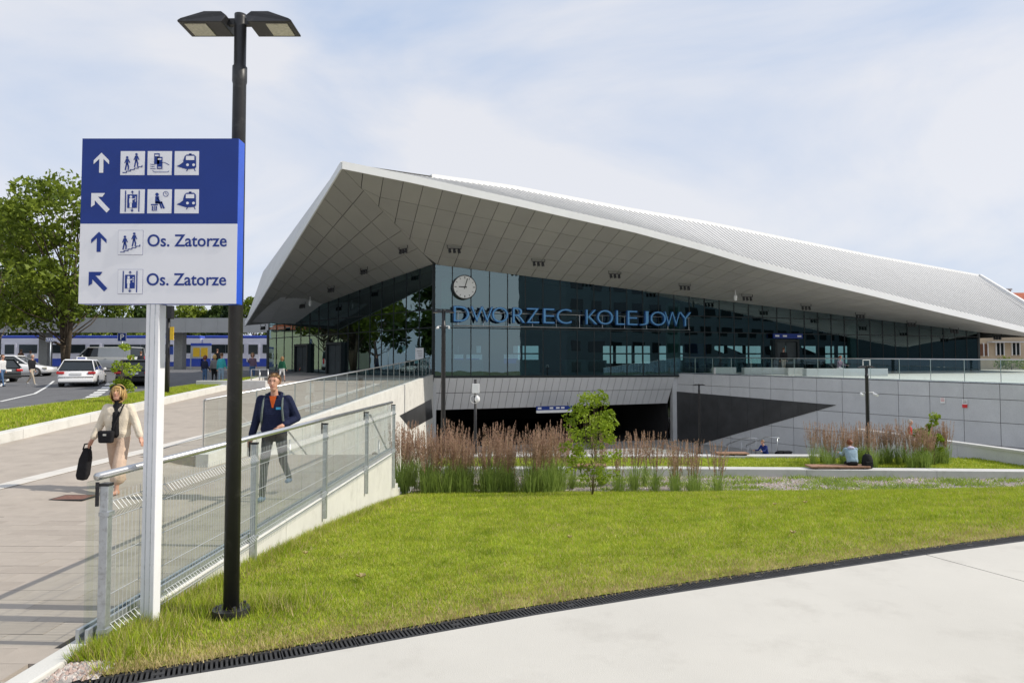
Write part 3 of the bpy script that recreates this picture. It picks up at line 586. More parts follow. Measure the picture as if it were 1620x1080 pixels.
# entrance portals
def portal(s, D, Nn, wd, nm):
    c = A+D*s+Nn*.05; z0 = FLOOR+.18 if Nn is FN else FLOOR; o = MB()
    for sx in (-1, 1): k = c+D*(sx*wd/2); o.box((k.x, k.y, z0+1.1), (.16, .5, 2.2), math.atan2(D.y, D.x))
    o.box((c.x, c.y, z0+2.28), (wd+.16, .5, .16), math.atan2(D.y, D.x)); o = o.build('entrance_frame', 'mull', st_)
    for sx in (-.25, .25): k = c+D*(sx*wd)+Nn*.05; MB().box((k.x, k.y, z0+1.1), (wd*.47, .04, 2.16), math.atan2(D.y, D.x)).build('door_leaf', 'dark', o)
    return c, z0
c, z0 = portal(25.8, FD, FN, 1.9, 'r'); k = c+FN*.3
o = MB().box((k.x, k.y, z0+2.6), (2.5, .1, .34), math.atan2(FD.y, FD.x)).build('entrance_sign', 'signblue', st_)
for sx in (-.95, -.3, .95): q = k+FD*sx+FN*.056; MB().box((q.x, q.y, z0+2.6), (.34, .01, .12), math.atan2(FD.y, FD.x)).build('sign_print', 'white', o)
portal(11.3, LD, LN, 2.0, 'l'); portal(16.2, LD, LN, 2.0, 'l')
# grey cladding band over the underpass
band = sub('cladding_band'); BL = 16.75; nbp = 17
def bandpt(s, t):
    z = lerp(FLOOR-.13, lerp(-.66, -.47, s/BL), t); return A+FD*s-FN*(.9*t)+Vector((0, 0, z))
MB().extr([bandpt(0, 0)-FN*.06, bandpt(BL, 0)-FN*.06, bandpt(BL, 1)-FN*.06, bandpt(0, 1)-FN*.06], -FN*.2).build('backing', 'soffitback', band)
for i in range(nbp*2):
    for t0, t1 in ((0, .47), (.47, 1)):
        s0, s1 = BL*i/(2*nbp)+.012, BL*(i+1)/(2*nbp)-.012; sh = .12
        a_, b_ = s0-sh*t0+.06, s0-sh*t1+.06; c_, d_ = s1-sh*t1+.06, s1-sh*t0+.06
        cl = lambda s: max(0.0, min(BL, s))
        MB().extr([bandpt(cl(a_), t0+.008), bandpt(cl(b_), t1-.008), bandpt(cl(c_), t1-.008), bandpt(cl(d_), t0+.008)], -FN*.05).build('cladding_panel', 'clad', band)
pe = A+FD*(BL+.28)-FN*.3; MB().extr([(pe.x-.27, pe.y-.2, -3), (pe.x+.27, pe.y-.06, -3), (pe.x+.27, pe.y+.6, -3), (pe.x-.27, pe.y+.6, -3)], (0, 0, FLOOR+2.95)).build('pier', 'gconc2', st_)
pe = A+Vector((-.15, .35, 0)); MB().box((pe.x, pe.y+.1, -.8), (.5, .6, 4.4), R(17)).build('pier', 'gconc2', st_)
# underpass behind the band
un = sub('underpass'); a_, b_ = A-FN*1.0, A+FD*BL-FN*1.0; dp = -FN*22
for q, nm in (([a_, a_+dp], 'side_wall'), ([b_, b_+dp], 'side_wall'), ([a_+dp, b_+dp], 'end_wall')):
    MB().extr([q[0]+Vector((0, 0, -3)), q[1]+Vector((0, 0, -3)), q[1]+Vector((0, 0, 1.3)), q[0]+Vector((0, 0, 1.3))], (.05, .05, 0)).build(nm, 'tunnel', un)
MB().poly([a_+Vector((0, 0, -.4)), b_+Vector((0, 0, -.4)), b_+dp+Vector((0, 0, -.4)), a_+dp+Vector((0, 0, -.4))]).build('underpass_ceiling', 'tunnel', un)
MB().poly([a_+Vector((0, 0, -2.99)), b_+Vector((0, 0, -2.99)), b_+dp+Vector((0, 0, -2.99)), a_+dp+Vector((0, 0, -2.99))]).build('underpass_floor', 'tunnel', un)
p, q = P(849, 649, 43.4), P(905, 647, 44.3); t = thing('underpass_sign', 'long blue and white direction sign hanging over the dark underpass', 'sign', p); up = Vector((0, 0, 1)); D = (q-p).normalized()
D.z = 0; D.normalize(); nrm = Vector((D.y, -D.x, 0)); Lq = 2.5
for nm, m, z0, z1 in (('blue_panel', 'signblue', 0, .26), ('white_panel', 'white', -.17, 0)):
    MB().extr([p+up*z0, p+D*Lq+up*z0, p+D*Lq+up*z1, p+up*z1], -nrm*.08).build(nm, m, t)
for k in (.08, .9, 1.35, 1.7): MB().extr([p+D*k+up*.08+nrm*.004, p+D*(k+.25)+up*.08+nrm*.004, p+D*(k+.25)+up*.19+nrm*.004, p+D*k+up*.19+nrm*.004], nrm*.003).build('print', 'white', t)
for k in (.3, 2.2): MB().box(p+D*k+up*.36-nrm*.04, (.03, .03, .24)).build('hanger', 'black', t)
# station name
nm_ = thing('station_name_sign', 'large blue outlined letters reading DWORZEC KOLEJOWY across the glass', 'sign', (A+FD*2+Vector((0, 0, 4.5))))
def s_at(x): return min((abs(px(A+FD*s+Vector((0, 0, 5)))-x), s) for s in np.linspace(-1, 40, 2000))[1]
LTX = [('D', 715, 741), ('W', 742, 778), ('O', 775, 802), ('R', 807, 828), ('Z', 829, 850), ('E', 855, 874), ('C', 876, 901), ('K', 922, 941), ('O', 939, 966), ('L', 969, 984), ('E', 987, 1004), ('J', 1006, 1021), ('O', 1023, 1049), ('W', 1045, 1071), ('Y', 1068, 1088)]
ang = math.atan2(FD.y, FD.x); Hh = .98
for ch, x0, x1 in LTX:
    s0, s1 = s_at(x0), s_at(x1); p = A+FD*s0+FN*.45+Vector((0, 0, 4.84))
    for nm, off, ext, m, push in (('letter', -.004, .09, 'letterside', 0), ('letter_face', -.022, .004, 'letter', .095)):
        me = text_mesh(ch, 1.0, ext, off); co_ = np.array([v.co[:] for v in me.vertices]); mn, mxx = co_.min(0), co_.max(0)
        ins = 0 if nm == 'letter' else .035
        for v in me.vertices:
            v.co.x = ins+(v.co.x-mn[0])/(mxx[0]-mn[0])*((s1-s0)*.96-2*ins); v.co.y = ins+(v.co.y-mn[1])/(mxx[1]-mn[1])*(Hh-2*ins)
        me.materials.append(M[m]); o = link(nm, me, nm_ if nm == 'letter' else last)
        if nm == 'letter': o.rotation_euler = (math.pi/2, 0, ang); o.location = p-nm_.location; last = o
        else: o.location = (0, 0, push)
sa, sb = s_at(716), s_at(1088)
for z in (4.62, 5.46): 
    a_, b_ = A+FD*sa+FN*.3+Vector((0, 0, z)), A+FD*sb+FN*.3+Vector((0, 0, z)); MB().tube(a_, b_, .022, n=6).build('rail', 'steel', nm_)
for i in range(11):
    s = lerp(sa+.3, sb-.1, i/10); p = A+FD*s; o = MB(); o.tube(p+FN*.3+Vector((0, 0, 4.62)), p+FN*.3+Vector((0, 0, 5.46)), .016, n=6); o.tube(p+FN*.02+Vector((0, 0, 5.4)), p+FN*.3+Vector((0, 0, 5.4)), .02, n=6); o.build('bracket', 'steel', nm_)
# clock
cs = s_at(733); cz = P(733, 455, (A+FD*cs).y).z; cp = A+FD*cs+FN*.12; ck = thing('wall_clock', 'round white station clock in a black case on the glass', 'clock', (cp.x, cp.y, cz), ang)
def disc(nm, r_, y0, y1, m, par): return MB().tube((0, y0, 0), (0, y1, 0), r_, n=40).build(nm, m, par, local=True)
case = disc('case', .76, .1, -.22, 'black', ck); disc('dial', .70, -.222, -.236, 'white', ck)
for k in range(12):
    a_ = k*math.pi/6; rt = Matrix.Rotation(a_, 3, 'Y'); big = k % 3 == 0
    MB().box(rt @ Vector((0, -.24, .59)), (.045 if big else .03, .008, .14 if big else .10), rot=rt).build('hour_mark', 'black', ck, local=True)
for a_, ln, wd, nm in ((R(271), .42, .06, 'hour_hand'), (R(17), .60, .045, 'minute_hand')):
    rt = Matrix.Rotation(a_, 3, 'Y'); MB().box(rt @ Vector((0, -.25 if nm[0] == 'h' else -.262, ln/2-.08)), (wd, .008, ln+.08), rot=rt).build(nm, 'black', ck, local=True)
o = MB().box((0, .18, 0), (.2, .3, .2)).build('bracket', 'black', ck, local=True)
# notice behind the side glass
p = A+LD*1.3+LN*.05; t = thing('glass_notice', 'white paper notice fixed to the side glass wall', 'notice', (p.x, p.y, 2.9))
k = MB().extr([p-LD*.42+Vector((0, 0, 2.55)), p+LD*.42+Vector((0, 0, 2.55)), p+LD*.42+Vector((0, 0, 3.25)), p-LD*.42+Vector((0, 0, 3.25))], LN*.01).build('sheet', 'white', t)
for i in range(4): MB().extr([p-LD*.3+LN*.013+Vector((0, 0, 2.7+.12*i)), p+LD*(.1+.05*i)+LN*.013+Vector((0, 0, 2.7+.12*i)), p+LD*(.1+.05*i)+LN*.013+Vector((0, 0, 2.73+.12*i)), p-LD*.3+LN*.013+Vector((0, 0, 2.73+.12*i))], LN*.002).build('print', 'joint', t)
# ================================================================== FRONT FENCE
def fx(y): return -3.0+.0194*(y-4.9)
pl = thing('fence_plinth', 'white concrete plinth wall under the wire fence, stepping down into the lawn', 'plinth wall', (fx(10), 10, -1.2))
seg = [4.25, 8.75, 12.4, 15.9]
for a, b in zip(seg[:-1], seg[1:]):
    q = [[(fx(y)+.065, y, -1.5), (fx(y)-.1, y, -1.5), (fx(y)-.1, y, .035), (fx(y)+.065, y, .035)] for y in (a, b-.012)]
    MB().hexa(q[0], q[1]).build('concrete_block', 'wconc', pl, bevel=.012)
MB().hexa([(-3.1, 3.9, -.3), (-2.84, 3.98, -.3), (-2.84, 4.24, -.3), (-3.1, 4.24, -.3)], [(-3.1, 4.0, .0), (-2.84, 4.06, -.0), (-2.84, 4.24, .03), (-3.1, 4.24, .03)]).build('end_block', 'wconc', pl, bevel=.01)
fe = thing('railing_fence', 'steel wire mesh fence with glass panels and round handrail beside the lawn', 'fence', (fx(10), 10, .04))
PY = [4.92+2.68*i for i in range(5)]; PY[-1] = 15.62
for i, y in enumerate(PY):
    x = fx(y)+.10; lo = -.12 if i == 0 else (-.25, -.28, -.4, -.75)[i-1]
    o = MB().box((x, y, (1.12+lo)/2), (.06, .06, 1.12-lo)).build('post', 'galv', fe, bevel=.004)
    MB().box((x, y, 1.125), (.066, .066, .02)).build('cap', 'black', o)
    for z in (.1, .92): MB().box((x+.005, y, z), (.075, .07, .03)).build('clamp', 'galv', o)
    MB().box((x-.045, y-.034, 1.06), (.022, .012, .17)).build('bracket', 'black', o)
MB().tube((fx(4.97), 4.97, 1.17), (fx(15.9), 15.9, 1.17), .029, n=14).build('handrail', 'steel', fe, True)
gy = list(np.linspace(4.86, 15.75, 8))
for a, b in zip(gy[:-1], gy[1:]):
    MB().extr([(fx(a)-.008, a+.006, .1), (fx(b)-.008, b-.006, .1), (fx(b)-.008, b-.006, 1.15), (fx(a)-.008, a+.006, 1.15)], (.016, 0, 0)).build('glass_panel', 'glf', fe)
MB().extr([(fx(4.84)-.045, 4.84, .0), (fx(15.8)-.045, 15.8, .0), (fx(15.8)-.045, 15.8, .13), (fx(4.84)-.045, 4.84, .13)], (.025, 0, 0)).build('base_profile', 'galv', fe)
MB().extr([(fx(4.84)+.02, 4.84, .0), (fx(15.8)+.02, 15.8, .0), (fx(15.8)+.02, 15.8, .13), (fx(4.84)+.02, 4.84, .13)], (.025, 0, 0)).build('base_profile', 'galv', fe)
for a, b in zip(PY[:-1], PY[1:]):
    m_ = MB(); n = int((b-a-.08)/.05); x0 = .115
    prof = [(.0, -.02), (.0, .03), (.05, .08), (.0, .13), (.0, .88), (.05, .94), (.0, 1.0), (.0, 1.06)]
    for k in range(n+1):
        y = a+.05+k*(b-a-.1)/n; m_.path([(fx(y)+x0+dx, y, z) for dx, z in prof], .0024, 3)
    for dx, z in ((0, .03), (0, .13), (0, .34), (0, .61), (0, .88), (0, 1.0)):
        for dd in (.006,): m_.tube((fx(a)+x0+dx+dd, a+.03, z), (fx(b)+x0+dx+dd, b-.03, z), .0035, n=4)
    m_.build('wire_mesh_panel', 'wire', fe)
# ================================================================== DRAIN
dr = thing('drain_channel', 'black cast iron slotted drain channel between lawn and concrete', 'drain', (0, drain_y(0), 0))
xs = []; x = -3.0
while x < 20: xs.append(x); x += .46
for x0, x1 in zip(xs[:-1], xs[1:]):
    a, b = Vector((x0, drain_y(x0)-.005, -.004)), Vector((x1, drain_y(x1)-.005, -.004)); D = (b-a); L = D.length; D.normalize(); Nn = Vector((D.y, -D.x, 0)); g = MB()
    a = a+D*.003; L -= .006
    def bar(s0, s1, o0, o1, top=0.0): g.hexa([a+D*s0+Nn*o0-Vector((0, 0, .03)), a+D*s1+Nn*o0-Vector((0, 0, .03)), a+D*s1+Nn*o1-Vector((0, 0, .03)), a+D*s0+Nn*o1-Vector((0, 0, .03))], [a+D*s0+Nn*o0+Vector((0, 0, top)), a+D*s1+Nn*o0+Vector((0, 0, top)), a+D*s1+Nn*o1+Vector((0, 0, top)), a+D*s0+Nn*o1+Vector((0, 0, top))])
    bar(0, L, 0, .03); bar(0, L, .155, .19)
    nbar = 16
    for k in range(nbar+1):
        s = k*L/nbar; bar(max(0, s-.008), min(L, s+.008), .03, .155, -.002)
    if len(dr.children) % 2: bar(L*.42, L*.58, .07, .11, .0)
    g.build('grate', 'iron', dr)
MB().poly([(xs[0], drain_y(xs[0])-.25, -.045)]+[(x, drain_y(x)-.22, -.045) for x in xs[1:]]+[(x, drain_y(x)+.01, -.045) for x in reversed(xs)]).build('trough', 'joint', dr)
# ================================================================== DIRECTION SIGN
SY = 5.30
sg = thing('direction_sign', 'blue and white wayfinding sign board with pictograms on a white post', 'sign', (P(240, 980, 5.36).x, 5.36, -.03))
xl, xr = P(127, 350, SY).x, P(375.5, 350, SY).x; zt, zb = P(250, 219, SY).z, P(250, 480.5, SY).z; zm = P(250, 354, SY).z
px_ = P(240, 900, 5.4).x+.015
po = MB().box((px_, SY+.06, (zb-.3)/2), (.105, .105, zb+.3)).build('post', 'whitepost', sg, bevel=.006)
for dx in (-.02, .02): MB().box((px_+dx, SY+.006, (zb-.2)/2), (.004, .004, zb+.2)).build('groove', 'galv', po)
bd = MB().box(((xl+xr)/2, SY+.065, (zt+zb)/2), (xr-xl, .12, zt-zb)).build('board', 'signedge', sg, bevel=.004)
def plate(x0, x1, z0, z1, m, par, k=0, nm='panel'): return MB().box(((x0+x1)/2, SY+.002-k*.0022, (z0+z1)/2), (x1-x0, .002, z1-z0)).build(nm, m, par)
plate(xl, xr, zm, zt-.001, 'signblue', bd, 0, 'blue_panel'); plate(xl, xr, zb+.001, zm, 'signwhite', bd, 0, 'white_panel')
PW = (xr-xl)/246.0
def SX(x): return xl+(x-131)*PW       # measured along the board in photo pixels
def SZ(y): return zt-(y-220)*(zt-zb)/261.0
def flat(nm, polys, m, k):
    g = MB()
    for pts in polys: g.extr([(x, SY+.001-k*.0022, z) for x, z in pts], (0, -.0016, 0))
    return g.build(nm, m, bd)
def rect(x0, x1, y0, y1): return [(x0, y0), (x1, y0), (x1, y1), (x0, y1)]
def circ(cx, cy, r_, n=14): return [(cx+r_*math.cos(2*math.pi*i/n), cy+r_*math.sin(2*math.pi*i/n)) for i in range(n)]
def line(x0, y0, x1, y1, wd):
    d = Vector((x1-x0, y1-y0)); d.normalize(); nx, ny = -d.y*wd/2, d.x*wd/2; return [(x0+nx, y0+ny), (x0-nx, y0-ny), (x1-nx, y1-ny), (x1+nx, y1+ny)]
def ring(cx, cy, r0, r1, n=16): return [[(cx+r*math.cos(t), cy+r*math.sin(t)) for r, t in ((r0, 2*math.pi*i/n), (r1, 2*math.pi*i/n), (r1, 2*math.pi*(i+1)/n), (r0, 2*math.pi*(i+1)/n))] for i in range(n)]
def man(x, y, h):   # walking figure, feet at (x, y), units of a 0..1 square with y up
    return [circ(x, y+h*.92, h*.085), [(x-.045*h/.5, y+h*.82), (x+.05*h/.5, y+h*.82), (x+.04*h/.5, y+h*.45), (x-.04*h/.5, y+h*.45)], line(x-.02, y+h*.5, x-.07, y, .05), line(x+.01, y+h*.5, x+.06, y+h*.25, .055), line(x+.06, y+h*.26, x+.05, y+h*.02, .045), line(x-.04, y+h*.78, x-.1, y+h*.5, .03), line(x+.05, y+h*.78, x+.11, y+h*.52, .03)]
def stairs_p():
    r_ = man(.28, .2, .58)+man(.66, .33, .58)
    for i in range(5): r_ += [line(.1+.16*i, .1+.06*i, .27+.16*i, .1+.06*i, .03), line(.26+.16*i, .1+.06*i, .26+.16*i, .17+.06*i, .03)]
    return r_, []
def train_p():
    b = [(.1, .36), (.34, .52), (.42, .78), (.5, .85), (.8, .85), (.88, .78), (.9, .34), (.84, .26), (.5, .24)]
    wv = [rect(.48, .82, .62, .79)]+[circ(.55, .42, .055), circ(.8, .42, .055)]+[line(.2, .42, .37, .55, .02)]
    return [b, line(.55, .24, .5, .16, .03), line(.82, .25, .87, .16, .03), rect(.6, .7, .82, .9)], wv
def lift_p():
    b = [rect(.2, .24, .06, .94), rect(.76, .8, .06, .94), rect(.3, .7, .22, .78), line(.5, .80, .5, .92, .025), line(.5, .93, .45, .86, .025), line(.5, .93, .55, .86, .025), line(.5, .08, .5, .20, .025), line(.5, .07, .45, .14, .025), line(.5, .07, .55, .14, .025)]
    wv = [circ(.45, .68, .05), rect(.39, .51, .42, .62), rect(.41, .49, .23, .43), line(.5, .56, .6, .6, .035), rect(.62, .66, .48, .52), rect(.62, .66, .56, .60), rect(.62, .66, .64, .68)]
    return b, wv
def wait_p():
    b = [circ(.4, .78, .07), [(.33, .7), (.48, .7), (.5, .42), (.33, .42)], rect(.34, .62, .4, .49), line(.58, .47, .7, .2, .07), line(.5, .47, .6, .2, .06), rect(.16, .44, .33, .38), rect(.2, .4, .1, .3), line(.4, .65, .52, .5, .04)]+ring(.76, .8, .095, .115)+[line(.76, .8, .76, .87, .015), line(.76, .8, .81, .78, .015)]
    return b, [rect(.26, .275, .1, .3), rect(.33, .345, .1, .3)]
def ticket_p():
    b = [rect(.28, .5, .45, .9), rect(.4, .62, .25, .75), line(.5, .52, .7, .52, .02), line(.7, .52, .9, .42, .025), line(.12, .45, .3, .42, .02), line(.12, .36, .3, .34, .02), line(.12, .27, .35, .25, .02), line(.22, .18, .3, .12, .02), line(.3, .12, .85, .12, .02), line(.85, .12, .9, .17, .02)]
    return b, [rect(.32, .46, .78, .84), rect(.44, .58, .63, .69), rect(.44, .58, .3, .33)]
def picto(x0, y0, fn, framed=False, w_=38):
    x0, x1 = SX(x0), SX(x0+w_); z1, z0 = SZ(y0), SZ(y0+w_)
    if framed: plate(x0-.002, x1+.002, z0-.002, z1+.002, 'signline', bd, 1, 'pictogram_frame'); k = 2
    else: k = 1
    plate(x0, x1, z0, z1, 'signwhite', bd, k, 'pictogram_field')
    b, wv = fn(); tf = lambda ps: [[(x0+(x1-x0)*p[0], z0+(z1-z0)*p[1]) for p in q] for q in ps]
    tag(flat('pictogram', tf(b), 'signblue', k+1), kind='stuff')
    if wv: tag(flat('pictogram_detail', tf(wv), 'signwhite', k+2), kind='stuff')
for i, f_ in enumerate((stairs_p, ticket_p, train_p)): picto(192+42.5*i, 240.5, f_)
for i, f_ in enumerate((lift_p, wait_p, train_p)): picto(193+42.5*i, 301, f_)
picto(191.5, 366, stairs_p, True); picto(192.5, 427.5, lift_p, True)
UP_ARROW = [[(-.5, .12), (0, .62), (.5, .12), (.5, -.13), (.13, .22), (.13, -.7), (-.13, -.7), (-.13, .22), (-.5, -.13)]]
def arrow(cx, cy, m, diag):
    s_ = 24*PW; pts = UP_ARROW[0]
    if diag: pts = [(-.6, .62), (.28, .62), (.12, .38), (-.17, .38), (.62, -.45), (.42, -.66), (-.37, .15), (-.37, -.14), (-.6, -.3)]
    g = [[(SX(cx)+x*s_, SZ(cy)+z*s_) for x, z in q] for q in ([[pts[0], pts[1], pts[2], pts[3], pts[4], pts[7], pts[8]], [pts[4], pts[5], pts[6], pts[7]]] if not diag else [[pts[0], pts[1], pts[2], pts[3], pts[6], pts[7], pts[8]], [pts[3], pts[4], pts[5], pts[6]]])]
    if not diag: g[0] = g[0]; q = pts; g = [[(SX(cx)+x*s_, SZ(cy)+z*s_) for x, z in r_] for r_ in ([q[0], q[1], q[7], q[8]], [q[1], q[2], q[3], q[4]], [q[1], q[4], q[5], q[6], q[7]])]
    else: q = pts; g = [[(SX(cx)+x*s_, SZ(cy)+z*s_) for x, z in r_] for r_ in ([q[0], q[1], q[2], q[3]], [q[0], q[3], q[6]], [q[0], q[6], q[7], q[8]], [q[3], q[4], q[5], q[6]])]
    flat('arrow', g, m, 1)
arrow(162, 258, 'signwhite', False); arrow(162, 322, 'signwhite', True); arrow(161, 383, 'signblue', False); arrow(161, 446, 'signblue', True)
for (cx, cy) in ((237, 391), (237, 452)):
    me = text_mesh('Os. Zatorze', 1.0, .001, .012); c_ = np.array([v.co[:] for v in me.vertices]); mn, mxx = c_.min(0), c_.max(0); wd = 124*PW; hh = wd/(mxx[0]-mn[0])
    for v in me.vertices: v.co = ((v.co.x-mn[0])*hh, (v.co.y)*hh*1.06, v.co.z)
    me.materials.append(M['signblue']); o = link('lettering', me, bd); o.rotation_euler = (math.pi/2, 0, 0); o.location = Vector((SX(cx), SY-.0018, SZ(cy)))-sg.location
bd_fix = None
# ================================================================== LAMPS AND POLES
def head(par, sgn, z, sc=1.0, nm='lamp_head'):
    pr_ = [(.09, .06), (.14, .10), (.30, .10), (.50, .015), (.53, -.005), (.53, -.02), (.12, -.02)]
    g = MB(); w0, w1 = .085*sc, .15*sc
    lo = [Vector((sgn*x*sc, -w1, z+zz*sc)) for x, zz in pr_]; hi = [Vector((sgn*x*sc, w1, z+zz*sc)) for x, zz in pr_]
    for i in (1, 2, 0): lo[i].y *= .75; hi[i].y *= .75
    g.hexa(lo, hi); o = g.build(nm, 'black', par, local=True, bevel=.006*sc)
    MB().box((sgn*.38*sc, 0, z-.022*sc), (.2*sc, .22*sc, .012*sc)).build('lens', 'lens', o, local=True)
    MB().box((sgn*.07*sc, 0, z+.045*sc), (.1*sc, .05*sc, .06*sc)).build('arm', 'black', o, local=True)
def lamp(base, top, label, r0=.062, sc=1.0, rz=0, group=None, cams=False, camz=2.6):
    sc *= .88; t = thing('street_lamp', label, 'street lamp', base, rz, group); h = top-base[2]
    MB().path([(0, 0, -.05), (0, 0, h*.88), (0, 0, h*.885), (0, 0, h*.91), (0, 0, h*.912), (0, 0, h-.03), (0, 0, h)], [r0, r0*.86, r0*.95, r0*.95, r0*.78, r0*.78, r0*.8], 20).build('pole', 'black', t, True, local=True)
    for s_ in (-1, 1): head(t, s_, h-.12*sc, sc)
    fl_ = MB().tube((0, 0, -.02), (0, 0, .05), r0*2.3, n=20).build('base_plate', 'black', t, local=True)
    for k in range(4): a = k*math.pi/2+.6; MB().tube((r0*1.7*math.cos(a), r0*1.7*math.sin(a), .05), (r0*1.7*math.cos(a), r0*1.7*math.sin(a), .085), .012, n=6).build('bolt', 'iron', fl_, local=True)
    if cams:
        for s_ in (-1, 1):
            o = MB().path([(0, 0, camz), (s_*.28, 0, camz+.02)], .018, 6).build('camera_arm', 'white', t, local=True); MB().path([(s_*.26, 0, camz-.02), (s_*.26, -.05, camz-.06), (s_*.3, -.25, camz-.1)], [.03, .06, .05], 8).build('camera', 'white', o, local=True)
    return t
p = Pz(365, 968, -.06); LB = Vector((p.x, 5.6, lawn_z(p.x, 5.6)+.02)); LB.x = P(366, 940, 5.6).x
lamp(LB, P(388, 24, 5.6).z, 'tall black twin-headed street lamp standing in the lawn behind the sign')
b = P(701, 705, 33); lamp((b.x, 33, -3), P(700, 490, 33).z, 'black twin-headed lamp behind the reed grass with white cameras', .115, 1.15, 0, None, True, P(700, 516, 33).z+3)
b = P(1107, 720, 40); lamp((b.x, 40, -3), P(1107, 607, 40).z, 'slim black twin-headed lamp before the black wall triangle', .07, .8)
b = P(1373, 690, 28); t = lamp((b.x, 28, -2.2), P(1373, 578, 28).z, 'black lamp beside the parapet with cameras on its mast', .075, .7, 0, None, True, P(1373, 621, 28).z+2.2)
h = P(1373, 578, 28).z+2.2; MB().path([(-.14, 0, h), (-.14, 0, h+.22), (.14, 0, h+.22), (.14, 0, h)], .02, 6).build('antenna_frame', 'white', t, local=True)
b = P(752, 668, 31); t = thing('camera_pole', 'short black pole carrying a white cabinet and dome camera', 'camera pole', (b.x, 31, -3)); zt_ = P(752, 600, 31).z
MB().path([(b.x, 31, -3), (b.x, 31, zt_)], [.075, .06], 12).build('pole', 'black', t, True); c_ = P(753, 614, 31); MB().box((c_.x, 30.85, c_.z), (.32, .16, .42)).build('cabinet', 'white', t, bevel=.01)
c_ = P(754, 630, 31); o = MB().path([(b.x, 31, c_.z+.1), (b.x+.1, 30.75, c_.z+.12)], .025, 6).build('camera_arm', 'white', t); MB().ell((b.x+.1, 30.75, c_.z-.02), (.12, .12, .15)).build('camera_dome', 'white', o, True)
o2 = MB(); 
for k in range(12): a0, a1 = k*math.pi/6, (k+1)*math.pi/6; o2.tube((b.x-.02+.2*math.cos(a0), 30.9, c_.z-.02+.2*math.sin(a0)), (b.x-.02+.2*math.cos(a1), 30.9, c_.z-.02+.2*math.sin(a1)), .012, n=5)
o2.build('cable_loop', 'white', t)
b = P(264, 626, 26); t = thing('signal_pole', 'dark pole behind the white sign post carrying small signs', 'pole', (b.x, 26, left_z(b.x, 26)-.1)); z1 = P(264, 484, 26).z
MB().path([(b.x, 26, left_z(b.x, 26)-.1), (b.x, 26, z1)], [.085, .07], 12).build('pole', 'black', t, True)
MB().box((b.x+.12, 25.9, z1-.25), (.22, .2, .5)).build('signal_box', 'black', t, bevel=.02); MB().box((b.x+.17, 25.95, z1-1.05), (.14, .03, .5)).build('yellow_plate', 'yellow', t); MB().box((b.x+.17, 25.95, z1-1.7), (.12, .03, .3)).build('blue_plate', 'signblue', t)
def signpost(name, label, x, y0, y1, Y, w_, h_, txt, sz):
    b = P(x, y1, Y); zt = P(x, y0, Y).z; zg = gl(Y); t = thing(name, label, 'road sign', (b.x, Y, zg)); MB().tube((b.x, Y, zg), (b.x, Y, zt), .04, n=8).build('pole', 'galv', t, True)
    o = MB().box((b.x, Y-.06, zt-h_/2), (w_, .03, h_)).build('plate', 'signblue', t, bevel=.01)
    rim = MB()
    for s_ in (-1, 1): rim.box((b.x+s_*(w_/2-.02), Y-.078, zt-h_/2), (.025, .004, h_-.02)); rim.box((b.x, Y-.078, zt-h_/2+s_*(h_/2-.02)), (w_-.07, .004, .025))
    rim.build('border', 'white', o)
    me = text_mesh(txt, sz, .004, .01, 'CENTER'); me.materials.append(M['white']); q = link('lettering', me, o); q.rotation_euler = (math.pi/2, 0, 0); q.location = Vector((b.x, Y-.08, zt-h_/2-sz*.34))-t.location
signpost('taxi_sign', 'small blue TAXI sign on a thin pole beside the big tree', 79, 534, 580, 50, .62, .3, 'TAXI', .24)
signpost('parking_sign', 'square blue parking sign with white P behind the van', 193, 526, 560, 58, .75, .75, 'P', .68)
# ================================================================== BENCHES, PLAZA FURNITURE
def wood_bench(x0, x1, y, Y, z, label):
    a, b = P(x0, y, Y).x, P(x1, y, Y).x; t = thing('bench_seat', label, 'bench', ((a+b)/2, Y, z))
    for k in range(5): MB().extr([(a+.0, Y+.105*k, z+.05), (b, Y+.105*k, z+.05), (b, Y+.105*k+.097, z+.05), (a, Y+.105*k+.097, z+.05)], (0, 0, .05)).build('slat', 'wood', t, bevel=.005)
    for s_ in (.1, .5, .9): x = lerp(a, b, s_); MB().box((x, Y+.26, z+.026), (.06, .48, .05)).build('bearer', 'iron', t)
wood_bench(1284, 1378, 739, BW+.02, -1.262, 'reddish wood seat slab on the bench wall under the seated girl')
wood_bench(1136, 1186, 733, 26.28, -1.38, 'reddish wood seat slab on the second ledge, nobody on it')
wood_bench(905, 960, 738, BW+.2, -1.26, 'reddish wood seat slab half hidden behind the young tree')
for x0, x1, yy_, lab in ((1130, 1165, 44.5, 'short pale block'), (1178, 1243, 44, 'mid length pale block'), (1247, 1272, 42.5, 'bright short block'), (1276, 1405, 41, 'long grey low block')):
    a, b = P(x0, 590, yy_).x, P(x1, 590, yy_).x; z = pz_right(yy_)
    MB_ = MB().extr([(a, yy_, z), (b, yy_, z), (b, yy_+.6, z), (a, yy_+.6, z)], (0, 0, .45)).build('plaza_block', 'bconc' if x0 < 1270 else 'gconc2', bevel=.02); tag(MB_, lab+' seat on the upper plaza behind the glass balustrade', 'stone bench', 'plaza seat blocks')
for x0, x1, y, Y in ((345, 420, 622, 30.5), ):
    a, b = P(x0, y, Y), P(x1, y, Y); z = rampz(Y)+.0
    o = MB().extr([(a.x-1, Y, z), (b.x, Y, z), (b.x, Y+.6, z), (a.x-1, Y+.6, z)], (0, 0, .42)).build('plaza_block', 'bconc', bevel=.02); tag(o, 'pale seat block with wooden top at the head of the ramp', 'stone bench')
